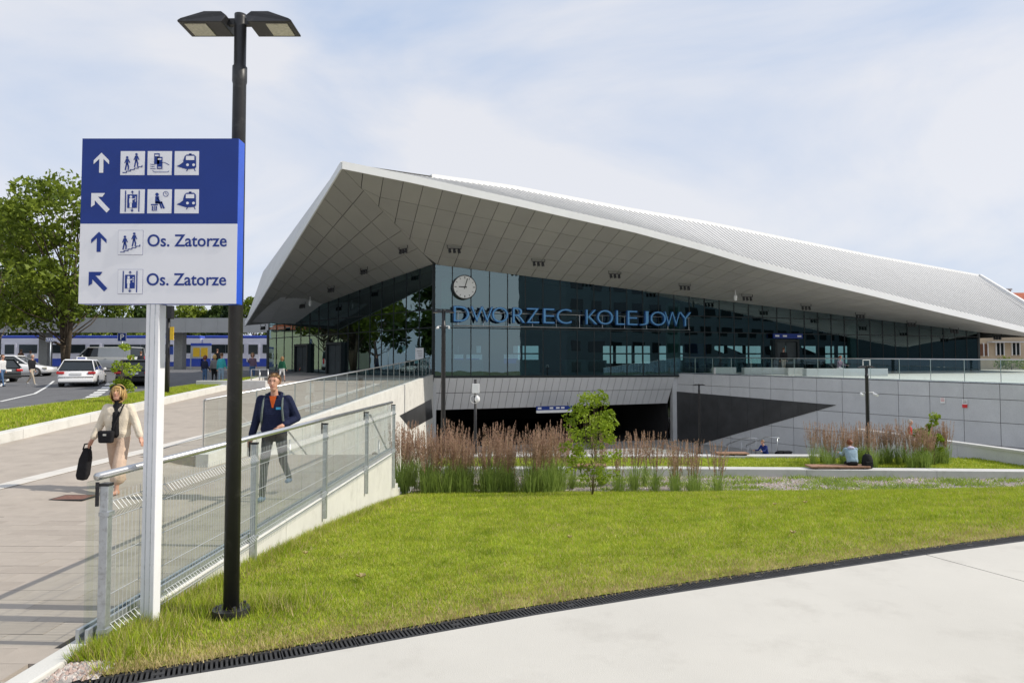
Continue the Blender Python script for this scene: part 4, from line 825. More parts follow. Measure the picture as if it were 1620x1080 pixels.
b = P(1245, 735, 36); t = thing('litter_bin', 'small dark box bin on the lower plaza', 'bin', (b.x, 36, -3)); MB().box((b.x, 36, -2.7), (.4, .4, .6)).build('body', 'iron', t, bevel=.02); MB().box((b.x, 36, -2.38), (.44, .44, .05)).build('lid', 'black', t, bevel=.01)
for x in (404, 417):
    b = P(x, 612, 32); z = left_z(b.x, 32); t = thing('bike_stand', 'steel hoop stand on the plaza beside the seat block', 'bike stand', (b.x, 32, z), 0, 'hoop stands'); MB().path([(b.x-.2, 32, z), (b.x-.2, 32, z+.85), (b.x+.2, 32, z+.85), (b.x+.2, 32, z)], .025, 8).build('hoop', 'steel', t, True); MB().box((b.x, 32, z+.5), (.36, .02, .03)).build('crossbar', 'steel', t)
b = P(700, 1, 30)
# ================================================================== GRASS
def blades(pts, h0, h1, wd, mats_p, lean=.5):
    """pts (n,3) -> single-triangle curved blades"""
    n = len(pts); a = rng.uniform(0, 2*np.pi, n); h = rng.uniform(h0, h1, n)*rng.uniform(.6, 1.2, n); wv = wd*rng.uniform(.6, 1.3, n)
    d = np.stack([np.cos(a), np.sin(a), np.zeros(n)], 1); b = rng.uniform(0, 2*np.pi, n); l = rng.uniform(.1, lean, n)*h
    tip = pts+np.stack([np.cos(b)*l, np.sin(b)*l, h], 1); V = np.stack([pts-d*wv[:, None], pts+d*wv[:, None], tip], 1)
    return V
lawnzv = np.vectorize(lawn_z); drv = np.vectorize(drain_y)
NB = 420000
u = rng.uniform(0, 1, NB); Yv = 1/(1/4.3+u*(1/20.5-1/4.3)); Yv = np.where(rng.uniform(0, 1, NB) < .35, rng.uniform(6, 19.6, NB), Yv)
lo = np.maximum(-2.93+.0194*(Yv-4.9), -.9*Yv); hi = np.minimum(.80*Yv, 26); Xv = lo+(hi-lo)*rng.uniform(0, 1, NB)
dd = Yv-drv(Xv); fray = rng.normal(0, .03, NB); ok = ~((Yv < 4.6) & (Xv < -2.70)) & (dd > -.02+fray*.8) & (Yv < FAR+.12*np.sin(Xv*2.3)+.1*np.sin(Xv*5.1)+.1)
Xv, Yv, dd = Xv[ok], Yv[ok], dd[ok]; Zv = lawnzv(Xv, np.maximum(Yv, drv(Xv)))
nzv = np.sin(Xv*1.7+np.sin(Yv*1.3)*1.5)*.5+np.sin(Yv*2.1+Xv*.6)*.35+np.sin(Xv*5.3-Yv*4.1)*.25+np.sin(Xv*11+Yv*9)*.2
pts = np.stack([Xv, Yv, Zv], 1); V = blades(pts, .022, .048, .0042, None, .8)
wide = np.clip(Yv/7, 1, 2.4)[:, None, None]; cen = V.mean(1, keepdims=True); V = cen+(V-cen)*np.concatenate([np.repeat(wide, 1, 1)]*1, 1)*np.array([1, 1, .9]); V[:, :, 2] = np.maximum(V[:, :, 2], Zv[:, None]-.01)
rr = rng.uniform(0, 1, len(Xv))+nzv*.13
dry = np.exp(-np.maximum(dd, 0)/.42)*.85+np.exp(-np.maximum(Xv+2.9-.0194*(Yv-4.9), 0)/.22)*.35+.06+.10*(nzv > .55)
mi = np.where(rng.uniform(0, 1, len(Xv)) < dry, 2, np.where(rr > .52, 1, 0))
tag(tris('lawn_grass', V, mi, ['grassA', 'grassB', 'grassC']), 'short green lawn grass drying to straw along the drain', 'grass', None, 'stuff')
# longer tufts along the fence foot, lamp foot and sign post
n = 26000; yv = 4.15+rng.uniform(0, 1, n)**1.7*11.5; xv = -2.93+.0194*(yv-4.9)+np.abs(rng.normal(0, .09, n)); k2 = 5000
xv[:k2] = LB.x-.05+rng.normal(0, .3, k2); yv[:k2] = LB.y+.25+rng.normal(0, .15, k2)
k3 = 9000; xv[k2:k3] = -2.72+rng.normal(0, .14, k3-k2); yv[k2:k3] = 5.0+rng.normal(0, .3, k3-k2)
ok = ~((yv < 4.6) & (xv < -2.68)) & (yv > drv(xv)) & (xv > -2.94+.0194*(yv-4.9)); xv, yv = xv[ok], yv[ok]; pts = np.stack([xv, yv, lawnzv(xv, yv)], 1)
tag(tris('edge_grass', blades(pts, .06, .15, .004, None, .8), rng.choice([0, 0, 1, 2], len(xv)), ['grassA', 'grassB', 'grassC']), 'longer rough grass tufts at the foot of fence and posts', 'grass', None, 'stuff')
# roadside strip and terrace strips
n = 70000; yv = 9+rng.uniform(0, 1, n)*28; tv = rng.uniform(0, 1, n); rx = np.vectorize(roadx)(yv)+.12; kx = np.vectorize(kerbx)(yv)-.24; xv = rx+(kx-rx)*tv
V = blades(np.stack([xv, yv, np.vectorize(strip_z)(xv, yv)], 1), .05, .1, .013, None, .7); tag(tris('roadside_blades', V, rng.choice([0, 0, 1, 1, 2], n, p=[.3, .2, .3, .14, .06]), ['grassA', 'grassB', 'grassC']), 'short green grass on the strip between road and ramp', 'grass', None, 'stuff')
n = 40000; yv = rng.uniform(22.5, 26.2, n); xv = rng.uniform(-2.6, 18.5, n); V = blades(np.stack([xv, yv, np.full(n, -1.46)], 1), .04, .09, .012, None, .7); tag(tris('terrace_blades', V, rng.choice([0, 1], n), ['grassA', 'grassB']), 'green grass strip behind the white bench wall', 'grass', None, 'stuff')
# gravel bed stones with creeping weeds
n = 5200; xs_, ys_ = rng.uniform(-2.7, 19, n), rng.uniform(FAR-.15, 21.9, n); s_ = rng.uniform(.02, .05, n); oc = np.array([[1, 0, 0], [0, 1, 0], [-1, 0, 0], [0, -1, 0], [0, 0, 1]])
def stones(xs_, ys_, zs_, s_):
    n = len(xs_); c = np.stack([xs_, ys_, zs_], 1); a = rng.uniform(0, 6.28, n); rot = np.stack([np.stack([np.cos(a), -np.sin(a), 0*a], 1), np.stack([np.sin(a), np.cos(a), 0*a], 1), np.stack([0*a, 0*a, 0*a+.7], 1)], 1)
    v = np.einsum('nij,kj->nki', rot, oc)*s_[:, None, None]*rng.uniform(.7, 1.3, (n, 5, 1))+c[:, None, :]
    return np.concatenate([v[:, [0, 1, 4]], v[:, [1, 2, 4]], v[:, [2, 3, 4]], v[:, [3, 0, 4]]], 0)
cloth('stone_pink', (.42, .32, .28)); cloth('stone_grey', (.33, .31, .29)); cloth('stone_pale', (.55, .5, .46))
V = stones(xs_, ys_, np.full(n, -1.5), s_); tag(tris('gravel', V, np.tile(rng.integers(0, 3, n), 4), ['stone_pink', 'stone_grey', 'stone_pale']), 'pinkish gravel in the planting bed', 'gravel', None, 'stuff')
n = 2200; xs_ = rng.uniform(-3.3, -2.62, n); ys_ = rng.uniform(3.9, 4.62, n); ok = (ys_ > drv(xs_)-.03) & ((xs_ > -2.92) | (ys_ < 4.0)); xs_, ys_ = xs_[ok], ys_[ok]
V = stones(xs_, ys_, np.full(len(xs_), .004), rng.uniform(.012, .028, len(xs_))); tag(tris('pebbles', V, np.tile(rng.integers(0, 3, len(xs_)), 4), ['stone_pink', 'stone_grey', 'stone_pale']), 'loose pebbles beside the end of the fence plinth', 'gravel', None, 'stuff')
n = 15000; cx = rng.uniform(-2.5, 18.5, 150); cy = rng.uniform(FAR+.1, 21.8, 150); k = rng.integers(0, 150, n); xv = cx[k]+rng.normal(0, .3, n); yv = np.clip(cy[k]+rng.normal(0, .14, n), FAR, 22.0)
V = blades(np.stack([xv, yv, np.full(n, -1.5)], 1), .03, .13, .016, None, 1.4); tag(tris('bed_weeds', V, rng.choice([0, 0, 1], n), ['reed', 'grassA', 'grassB']), 'low creeping weeds over the gravel bed', 'weeds', None, 'stuff')
# ================================================================== REED GRASS CLUMPS
def reed_proto(h, nb, npl, spread):
    Vb, Vp = [], []
    for i in range(nb):
        a = random.uniform(0, 6.28); r = abs(random.gauss(0, spread*.45)); b = Vector((r*math.cos(a), r*math.sin(a), 0)); hh = h*random.uniform(.25, .66); l = random.uniform(.08, .75)*hh; a2 = a+random.gauss(0, .7); d = Vector((math.cos(a2), math.sin(a2), 0)); s_ = Vector((-d.y, d.x, 0))*.006*random.uniform(.7, 1.5)
        m_ = b+d*l*.35+Vector((0, 0, hh*.6)); t_ = b+d*l+Vector((0, 0, hh*(1 if l < .25*hh else .8)))
        Vb += [(b-s_, b+s_, m_+s_), (b-s_, m_+s_, m_-s_), (m_-s_, m_+s_, t_)]
    for i in range(npl):
        a = random.uniform(0, 6.28); r = abs(random.gauss(0, spread*.4)); b = Vector((r*math.cos(a), r*math.sin(a), 0)); hh = h*random.uniform(.66, 1.06); d = Vector((math.cos(a), math.sin(a), 0)); t_ = b+d*random.uniform(.02, .34)*h*.6+Vector((0, 0, hh)); s_ = Vector((-d.y, d.x, 0))*.004
        Vb += [(b-s_, b+s_, t_)]; ax = (t_-b)
        for k in range(85):
            f = random.uniform(.56, 1.0); q = b+ax*f; sp = .085*math.sin(math.pi*min(1, (1.03-f)/.47))*h*.55+.006; a2 = random.uniform(0, 6.28); o = Vector((math.cos(a2), math.sin(a2), 0))*random.uniform(.1, 1)*sp
            t2 = q+o+Vector((0, 0, random.uniform(.02, .06))); w_ = Vector((-math.sin(a2), math.cos(a2), 0))*.009
            Vp += [(q+o*.2-w_, q+o*.2+w_, t2)]
    root = thing('reed_grass', 'x', 'ornamental grass'); tris('blades', [[tuple(k) for k in t] for t in Vb], [0]*len(Vb), ['reed'], root); tris('plumes', [[tuple(k) for k in t] for t in Vp], [0]*len(Vp), ['plume'], root)
    return root
protos = [reed_proto(1.9, 230, 36, .40) for _ in range(3)]+[reed_proto(1.8, 90, 24, .2) for _ in range(2)]
used = set()
def clump(pi, x, y, z, sc, label, group):
    o = protos[pi] if pi not in used else copy_tree(protos[pi]); used.add(pi)
    o.location = (x, y, z); o.scale = (sc*random.uniform(.9, 1.1),)*2+(sc,); o.rotation_euler.z = random.uniform(0, 6.28); o['label'] = label; o['group'] = group
G1 = 'reed grasses massed at the fence end'
for row, Y in enumerate((18.4, 19.2, 20.1)):
    for k in range(8):
        x = lerp(640+row*3, 872, (k+random.uniform(-.35, .35))/7)
        if row == 0 and k > 7: continue
        p = P(x, 700, Y+random.uniform(-.2, .2)); clump((k+row) % 3, p.x, p.y, -1.48, random.uniform(.76, 1.04), 'dense feathery reed grass in the clump mass beside the fence end', G1)
for x, Y in ((978, 18.6), (1003, 19.4), (1036, 18.8), (1066, 19.6), (1100, 18.9), (905, 19.8), (950, 20.2), (1020, 20.3)):
    p = P(x, 700, Y); clump(3+int(x) % 2, p.x, p.y, -1.48, random.uniform(.72, .92), 'thin upright reed grass standing apart in the gravel by the young tree', 'reed grasses standing apart')
for x, Y in ((1068, 18.2), (1092, 18.3), (1135, 18.5)):
    p = P(x, 700, Y); clump(3+int(x) % 2, p.x, p.y, -1.48, .8, 'narrow reed grass with single drooping plume on the bare gravel', 'narrow reeds on bare gravel')
for k in range(22):
    x = lerp(1288, 1500, k/21)+random.uniform(-5, 5); Y = random.uniform(23.2, 25); p = P(x, 720, Y); clump(random.choice((0, 1, 3, 4)) if k > 5 else 3+k % 2, p.x, p.y, -1.46, random.uniform(.66, .84), 'reed grass with grey brown plumes behind the seated girl', 'reed grasses behind the bench wall')
# ================================================================== TREES
def leaves(c, r, n, size, squash=.8):
    p = rng.normal(0, 1, (n, 3)); p /= np.linalg.norm(p, axis=1)[:, None]; p *= (rng.uniform(.25, 1, n)**.45)[:, None]*r; p[:, 2] *= squash; p += np.array(c)
    d = rng.normal(0, 1, (n, 3)); d /= np.linalg.norm(d, axis=1)[:, None]; e = np.cross(d, rng.normal(0, 1, (n, 3))); e /= np.linalg.norm(e, axis=1)[:, None]; s_ = size*rng.uniform(.6, 1.3, n)[:, None]
    a, b, c_, q = p-d*s_, p+e*s_*.55, p+d*s_, p-e*s_*.55
    return np.concatenate([np.stack([a, b, c_], 1), np.stack([a, c_, q], 1)], 0)
def tree(label, base, h, cr_, zlo, nl, size, lm, group=None, trunk_r=.3, stems=1, name='tree', lobes=24, shape=1.0, clump=.30):
    base = Vector(base); t = thing(name, label, 'tree', base, 0, group); g = MB(); L = []
    for s in range(stems):
        a = random.uniform(0, 6.28); sp = cr_*.28 if stems > 1 else .08*cr_; top = base+Vector((math.cos(a)*sp, math.sin(a)*sp, h*.72)); mid = base.lerp(top, .4)+Vector((random.uniform(-.1, .1)*cr_, random.uniform(-.1, .1)*cr_, 0))
        g.path([base+Vector((math.cos(a), math.sin(a), 0))*(.15*(stems > 1))*trunk_r*3, mid, top], [trunk_r/(stems**.4), trunk_r*.6/(stems**.4), trunk_r*.15], 8)
    for i in range(lobes):
        f = random.uniform(0, 1); z = lerp(zlo, h*.93, f); rad = cr_*math.sin(math.pi*(.18+.74*f))**.7*(shape if f > .5 else 1); a = random.uniform(0, 6.28); rr_ = rad*random.uniform(.35, .9); c = base+Vector((math.cos(a)*rr_, math.sin(a)*rr_, z)); lr = cr_*clump*random.uniform(.7, 1.25)
        L.append(leaves(c, lr, nl//lobes, size)); s0 = base+Vector((0, 0, z*random.uniform(.35, .6))); m_ = s0.lerp(c, .5)+Vector((0, 0, -.03*h)); g.path([s0, m_, c], [trunk_r*.2, trunk_r*.12, trunk_r*.03], 5)
    g.build('trunk', 'bark' if h > 6 else 'twig', t, True); V = np.concatenate(L)-np.array(base); tris('crown', V, np.zeros(len(V), int), [lm], t); return t
p = P(103, 560, 54); tree('big spreading plane tree with forked trunk beside the taxi rank', (p.x, 54, 1.7), 15.6, 6.6, 4.2, 13000, .21, 'leafA', None, .36, 3, lobes=70, clump=.20)
p = P(-10, 560, 60); tree('tall leafy tree behind the white parked car', (p.x, 60, 1.8), 15.6, 5.6, 4.5, 10000, .23, 'leafA', None, .34, 1, lobes=56, clump=.22)
for x, Y, h, c_, lm, lab in ((20, 108, 17, 8, 'leafB', 'dark green tree beyond the train, behind the plane tree'), (110, 112, 15, 8, 'leafB', 'broad dark tree beyond the train behind the sign board'), (180, 118, 13, 8, 'leafA', 'mid green tree beyond the platform roof near the sign board'), (236, 122, 11.6, 6.5, 'leafB', 'dark rounded tree beyond the platform roof behind the white post'), (300, 128, 12.2, 6, 'leafA', 'green tree beyond the platform roof between post and lamp'), (352, 126, 13.0, 5, 'leafB', 'dark tree beyond the platform roof next to the lamp'), (405, 128, 15.5, 5, 'leafA', 'light green tree peeping out beside the roof corner')):
    p = P(x, 560, Y); tree(lab, (p.x, Y, 1.9), h, c_, 2.5, 3600, .42, lm, 'trees beyond the railway', .35, lobes=26)
p = P(358, 560, 110); t = thing('conifer_tree', 'dark pointed conifer beyond the platform roof beside the lamp pole', 'tree', (p.x, 110, 1.9)); MB().tube((p.x, 110, 1.9), (p.x, 110, 12), .25, .04).build('trunk', 'bark', t)
L = [leaves((0, 0, z), max(.5, (11.5-z)*.3), 220, .35, .35) for z in np.arange(2, 11.3, .6)]; V = np.concatenate(L); tris('crown', V, np.zeros(len(V), int), ['conif'], t)
p = P(937, 803, 16.6); tree('young leafy shrub tree standing alone on the lawn', (p.x, 16.6, lawn_z(p.x, 16.6)-.02), 2.8, .86, .45, 3900, .039, 'leafC', None, .02, 6, 'young_tree', 60, .8, .2)
p = P(1478, 735, 24.3); tree('slender young tree among the reeds by the grey parapet', (p.x, 24.3, -1.46), 1.95, .42, .45, 1500, .045, 'leafC', None, .022, 3, 'young_tree', 20, .7, .33)
p = P(1455, 735, 24.6); tree('short young shrub among the reeds by the grey parapet', (p.x, 24.6, -1.46), 1.3, .3, .35, 700, .045, 'leafC', None, .018, 2, 'young_tree', 12, .7, .35)
b = Vector((-13.1, 22, strip_z(-13.1, 22))); b.x = P(196, 640, 22).x; tree('thin young sapling on the roadside grass behind the walking woman', (b.x, 22, strip_z(b.x, 22)), 2.0, .5, .5, 900, .05, 'leafC', None, .02, 3, 'young_tree', 16, .8, .3)
# surroundings behind the viewer, seen mirrored in the glass
M['office'] = mat('office_wall', (.11, .15, .17), .5)
def block(name, label, c, size, m, nx, nz, roofm=None):
    t = thing(name, label, 'building', (c[0], c[1], 0)); MB().box((c[0], c[1], size[2]/2), size).build('wall', m, t)
    for fy in (1,):
        for i in range(nx):
            for k in range(nz): MB().box((c[0]-size[0]/2+(i+.5)*size[0]/nx, c[1]+fy*size[1]/2+.03, (k+.55)*size[2]/nz), (size[0]/nx*.6, .08, size[2]/nz*.5)).build('window', 'carglass', t)
    if roofm:
        a, b_ = size[0]/2+.5, size[1]/2+.5; z = size[2]; MB().add([(c[0]-a, c[1]-b_, z), (c[0]+a, c[1]-b_, z), (c[0]+a, c[1]+b_, z), (c[0]-a, c[1]+b_, z), (c[0]-a*.8, c[1], z+5), (c[0]+a*.8, c[1], z+5)], [(0, 1, 5, 4), (2, 3, 4, 5), (1, 2, 5), (3, 0, 4), (3, 2, 1, 0)]).build('roof', roofm, t)
    return t
for x, y, h in ((-52, 46, 15), (-63, 57, 17), (-74, 45, 16)): tree('broad street tree mirrored in the side glass wall', (x, y, 1.5), h, 6, 3, 4000, .4, 'leafB', 'trees mirrored in the glass', .35, lobes=26)
block('office_block', 'dark grey office block mirrored in the station front glass', (126, -38, 0), (128, 16, 30), 'office', 22, 7)
block('added_dark_block', 'long dark block added out of view to darken the far side of the front glass', (172, 22, 0), (16, 100, 24), 'office', 2, 6)  # unseen block added so the right end of the glass mirrors dark, not sky
block('tenement_house', 'pale green tenement with orange roof mirrored in the side glass', (-96, 74, 0), (20, 14, 9), 'cream', 6, 3, 'tile')
# ================================================================== HOUSE ON THE RIGHT
hz = P(1545, 560, 88); hs = thing('old_house', 'beige plastered house with red tiled roof and brick chimney behind the station', 'house', (P(1610, 560, 88).x, 88, 1.86)); hx0 = P(1540, 560, 88).x; hx1 = hx0+26; z1 = P(1600, 503, 88).z
MB().box(((hx0+hx1)/2, 93, (z1+1.8)/2), (hx1-hx0, 10, z1-1.8)).build('wall', 'plaster', hs)
zr = P(1600, 463, 93).z-1.2; rf = MB().add([(hx0+1.6, 87.2, z1), (hx1+.5, 87.2, z1), (hx1+.5, 98.8, z1), (hx0+1.6, 98.8, z1), (hx0+3, 93, zr+1.2), (hx1, 93, zr+1.2)], [(0, 1, 5, 4), (2, 3, 4, 5), (1, 2, 5), (3, 0, 4), (3, 2, 1, 0)]).build('roof', 'tile', hs)
c_ = P(1594, 457, 90); c_.z -= 1.25; MB().box((c_.x, 91, c_.z-.8), (1.5, 1.2, 4.2)).build('chimney', 'brick', rf); MB().box((c_.x, 91, c_.z+1.25), (1.7, 1.4, .2)).build('chimney_cap', 'gconc', rf)
for x, y, w_, h_, nm, m in ((1555, 553, 1.0, 1.5, 'door', 'brown_cloth'), (1581, 552, .9, 1.5, 'window', 'carglass'), (1606, 552, .9, 1.5, 'window', 'carglass'), (1614, 484, 1.0, .9, 'dormer_window', 'carglass')):
    p = P(x, y, 88); o = MB().box((p.x, 87.95 if 'dormer' not in nm else 88.4, p.z), (w_, .14, h_)).build(nm, m, hs)
    fr_ = MB(); [fr_.box((p.x+s_*(w_/2+.05), 87.9, p.z), (.1, .2, h_+.2)) for s_ in (-1, 0, 1)]; fr_.build('frame', 'white', o)
p = P(1590, 541, 87.6); MB().box((p.x, 87.4, p.z), (4.2, 1.0, .12)).build('canopy', 'gconc', hs)
tree('round bush beside the beige house', (P(1600, 570, 70).x, 70, 1.84), 1.3, 1.4, .2, 900, .09, 'leafA', None, .05, 1, 'shrub', 12, 1, .5)
# ================================================================== RAILWAY
TY = 80.0
def tz(y): return P(400, y, TY).z
tn = thing('train', 'long blue and white passenger train standing behind the platform', 'train', (-40, TY, 1.9))
for i in range(5):
    x0 = -92+i*18.6; x1 = x0+18.3
    cb = MB().box(((x0+x1)/2, TY+1.4, (tz(544.5)+tz(567))/2), (x1-x0, 2.8, tz(544.5)-tz(567))).build('coach', 'trainw', tn)
    MB().box(((x0+x1)/2, TY+1.4, (tz(535)+tz(544.5))/2+.0), (x1-x0, 2.82, tz(535)-tz(544.5)-.01)).build('upper_side', 'trainw', cb)
    MB().box(((x0+x1)/2, TY+1.4, (tz(530.5)+tz(535))/2), (x1-x0-.2, 2.7, tz(530.5)-tz(535))).build('roof_band', 'trainb', cb, bevel=.1)
    MB().box(((x0+x1)/2, TY+1.4, (2.0+tz(567))/2), (x1-x0, 2.84, tz(567)-2.0)).build('lower_band', 'trainb', cb)
    nw = 8
    for k in range(nw):
        xa = x0+.5+k*(x1-x0-1)/nw; door = k in (2, 6); z0, z1_ = (tz(558.5), tz(545)) if not door else (tz(572), tz(543))
        o = MB().box((xa+1.05, TY-.01, (z0+z1_)/2), (2.12 if not door else 1.5, .06, z1_-z0)).build('window' if not door else 'door', 'trainwin' if not door else 'trainw', cb)
        if door: MB().box((xa+1.05, TY-.05, (tz(545)+tz(560))/2), (1.1, .03, tz(545)-tz(560))).build('door_window', 'trainwin', cb)
struct(MB().box((-40, 79.0, 1.2), (140, 1.6, 2.0)).build('platform', 'gconc'))
cn = thing('platform_canopy', 'grey metal platform canopy with panelled fascia on concrete columns', 'canopy', (-40, 72, 1.9))
cx0, cx1 = P(-80, 500, 72).x, P(470, 500, 72).x; zt_, zb_ = P(300, 503, 72).z, P(300, 526, 72).z; n = 22
for i in range(n): a, b = lerp(cx0, cx1, i/n), lerp(cx0, cx1, (i+.99)/n); MB().box(((a+b)/2, 72, (zt_+zb_)/2), (b-a, .2, zt_-zb_)).build('fascia_panel', 'canopy', cn)
MB().box(((cx0+cx1)/2, 74.7, zb_+.5), (cx1-cx0, 5, .35)).build('deck', 'col', cn)
for x in (-10, 72, 285): p = P(x, 560, 73.5); MB().box((p.x, 73.5, (zb_+1.8)/2+.2), (.9, .9, zb_-1.4)).build('column', 'col', cn)
t = thing('poster_case', 'glazed timetable case with two yellow sheets near the platform', 'notice board', (P(318, 575, 62).x, 62, 1.85)); a, b = P(302, 556, 62), P(334, 556, 62)
MB().box(((a.x+b.x)/2, 62, P(318, 556, 62).z), (b.x-a.x, .12, 1.25)).build('case', 'galv', t); MB().box(((a.x+b.x)/2, 62, P(318, 547, 62).z+.12), (b.x-a.x, .14, .25)).build('header', 'trainb', t)
for x in (310.5, 323): p = P(x, 557, 61.9); MB().box((p.x, 61.91, p.z), (.6, .02, .82)).build('yellow_sheet', 'yellow', t)
for p in (a, b): MB().box((p.x, 62, 2.4), (.08, .08, 1.6)).build('leg', 'galv', t)
# overhead line mast wires are too thin to show; a cream house far behind
t = thing('distant_house', 'cream apartment house far behind the platform roof', 'building', (P(330, 560, 160).x, 160, 2)); p = P(330, 495, 160); MB().box((p.x, 162, 8.5), (9, 6, 13)).build('wall', 'plaster', t)
for k in range(3): MB().box((p.x-3+3*k, 158.95, p.z-.4), (1.2, .1, 1.5)).build('window', 'carglass', t)
# ================================================================== VEHICLES
def wheel(par, x, y, r, sx):
    w_ = MB().tube((x-sx*.2, y, r), (x+sx*.01, y, r), r, n=20).build('wheel', 'tyre', par, True, local=True)
    MB().tube((x-sx*.02, y, r), (x+sx*.022, y, r), r*.64, n=16).build('rim', 'rim', w_, local=True)
    g = MB()
    for k in range(5): a = k*2*math.pi/5; g.box((x+sx*.024, y+r*.36*math.cos(a), r+r*.36*math.sin(a)), (.01, r*.16, r*.16), rot=Matrix.Rotation(a, 3, 'X'))
    tag(g.build('rim_openings', 'tyre', w_, local=True), kind='stuff')
def loft(g, st, m=0):
    n = len(st[0]); b = len(g.v)
    for ring_ in st: g.v += [tuple(p) for p in ring_]
    for i in range(len(st)-1):
        for k in range(n): g.f.append((b+i*n+k, b+i*n+(k+1) % n, b+(i+1)*n+(k+1) % n, b+(i+1)*n+k)); g.m.append(m)
    g.f.append(tuple(b+k for k in range(n-1, -1, -1))); g.f.append(tuple(b+(len(st)-1)*n+k for k in range(n))); g.m += [m, m]
def car(name, label, cat, loc, rz, L, W, H, paint, van=False, taxi=False, group=None):
    """rear at y=0, front at y=L"""
    t = thing(name, label, cat, loc, rz, group); hw = W/2; bz = H*.62 if not van else H*.60; g = MB(); st = []
    if not van: prof = [(0, .42, .55, .86), (.06, .3, .80, .92), (.3, .22, bz, .98), (1.0, .2, bz+.01, 1), (L*.55, .2, bz-.02, 1), (L-1.25, .2, bz-.06, .99), (L-.5, .22, bz-.2, .94), (L-.12, .28, .66, .84), (L, .36, .55, .7)]
    else: prof = [(0, .45, bz, .95), (.05, .3, bz+.02, .98), (.6, .25, bz, 1), (L*.6, .25, bz, 1), (L-1.25, .25, bz-.04, 1), (L-.6, .25, bz-.16, .97), (L-.12, .3, bz-.42, .88), (L, .4, bz-.6, .76)]
    for y, z0, z1, f in prof: h = hw*f; st.append([(-h*.92, y, z0), (-h, y, z0+.14), (-h, y, lerp(z0, z1, .62)), (-h*.955, y, z1), (h*.955, y, z1), (h, y, lerp(z0, z1, .62)), (h, y, z0+.14), (h*.92, y, z0)])
    loft(g, st); body = g.build('body', paint, t, True, local=True, bevel=0); body.data.polygons.foreach_set('use_smooth', [True]*len(body.data.polygons))
    # glasshouse
    if not van: yb = (.14, L-1.3); yt = (.62, L-2.15)
    else: yb = (.02, L-1.05); yt = (.10, L-1.85)
    g = MB(); zr = H-.05; wt = hw*.74 if not van else hw*.86; st = [[(-hw*.95, yb[0], bz-.02), (hw*.95, yb[0], bz-.02), (hw*.95, yb[1], bz-.06), (-hw*.95, yb[1], bz-.06)], [(-wt, yt[0], zr), (wt, yt[0], zr), (wt, yt[1], zr), (-wt, yt[1], zr)]]
    loft(g, st); gh = g.build('glasshouse', 'carglass', t, local=True)
    g = MB(); rt = [(-wt*1.02, yt[0]-.1, zr-.01), (wt*1.02, yt[0]-.1, zr-.01), (wt*1.02, yt[1]+.08, zr-.01), (-wt*1.02, yt[1]+.08, zr-.01)]; r2 = [(x*.9, lerp(y, L/2, .06), H) for x, y, z in rt]
    loft(g, [rt, r2]); g.build('roof', paint, t, local=True)
    g0 = Vector((0, 0, 0))
    for sx in (-1, 1):
        for f0, f1, w_ in ((0, 0, .1), (1, 1, .07), (.48, .5, .06)):
            pb = Vector((sx*hw*.955, lerp(yb[0], yb[1], f0), bz-.03)); pt = Vector((sx*wt*1.01, lerp(yt[0], yt[1], f1), zr)); d = Vector((0, w_, 0))
            MB().extr([pb-d, pb+d, pt+d, pt-d], (-sx*.03, 0, 0)).build('pillar', paint, t, local=True)
        if van:
            a, b = lerp(yb[0], yb[1], .02), lerp(yb[0], yb[1], .60); MB().extr([(sx*hw*.965, a, bz-.03), (sx*hw*.965, b, bz-.03), (sx*wt*1.02, b, zr), (sx*wt*1.02, a+.06, zr)], (-sx*.03, 0, 0)).build('side_panel', paint, t, local=True)
        for y in (L*.2, L*.82): wheel(t, sx*(hw-.0), y if y > .75 else .75, .32 if not van else .34, sx)
        MB().ell((sx*(hw+.08), yb[1]-.55, bz+.06), (.09, .06, .075), nu=8, nv=6).build('mirror', paint, t, True, local=True)
        o = MB().box((sx*hw*.80, .06 if not van else .0, bz-.16 if not van else bz-.2), (.34 if not van else .14, .14, .13 if not van else .5)).build('tail_light', 'tail', t, local=True, bevel=.02)
        MB().box((sx*hw*.76, L-.25, bz-.32), (.3, .3, .14)).build('headlight', 'lens', t, local=True, bevel=.04)
        for y in (L*.36, L*.58): MB().box((sx*(hw+.01), y, bz-.14), (.03, .16, .03)).build('door_handle', 'galv', t, local=True)
    MB().box((0, .0 if not van else -.03, .72 if not van else .7), (.52, .03, .12)).build('number_plate', 'plate', t, local=True); MB().box((0, .1, .36), (W*.9, .3, .16)).build('bumper', 'tyre' if paint != 'carwhite' else paint, t, local=True, bevel=.03)
    if taxi:
        o = MB().box((0, yt[0]+.9, H+.07), (.5, .18, .14)).build('taxi_sign', 'white', t, local=True, bevel=.03); MB().box((0, yt[0]+.8, H+.07), (.36, .02, .07)).build('sign_print', 'signblue', o, local=True)
    return t
def gxy(x, Y): return P(x, 600, Y).x
car('taxi_car', 'white hatchback taxi with roof sign driving away along the road', 'car', (gxy(120, 36.5), 36.5, gl(36.5)), R(23), 4.4, 1.8, 1.5, 'carwhite', False, True)
car('estate_car', 'black estate car seen from behind beside the roadside sapling', 'car', (gxy(210, 37.2), 37.2, gl(37.2)), R(22), 4.6, 1.82, 1.48, 'carblack')
car('panel_van', 'silver grey van parked side on behind the taxi', 'van', (gxy(216, 55), 55, gl(55)-.05), R(82), 5.6, 1.95, 1.98, 'carsilver', True)
car('parked_car', 'white car parked side on behind the walking man in black', 'car', (gxy(-26, 47), 47, gl(47)), R(-78), 4.3, 1.78, 1.46, 'carwhite')
car('parked_car', 'dark grey car half out of view with a red tail light', 'car', (gxy(0, 40), 40.5, gl(40.5)), R(62), 4.3, 1.78, 1.46, 'cargrey')
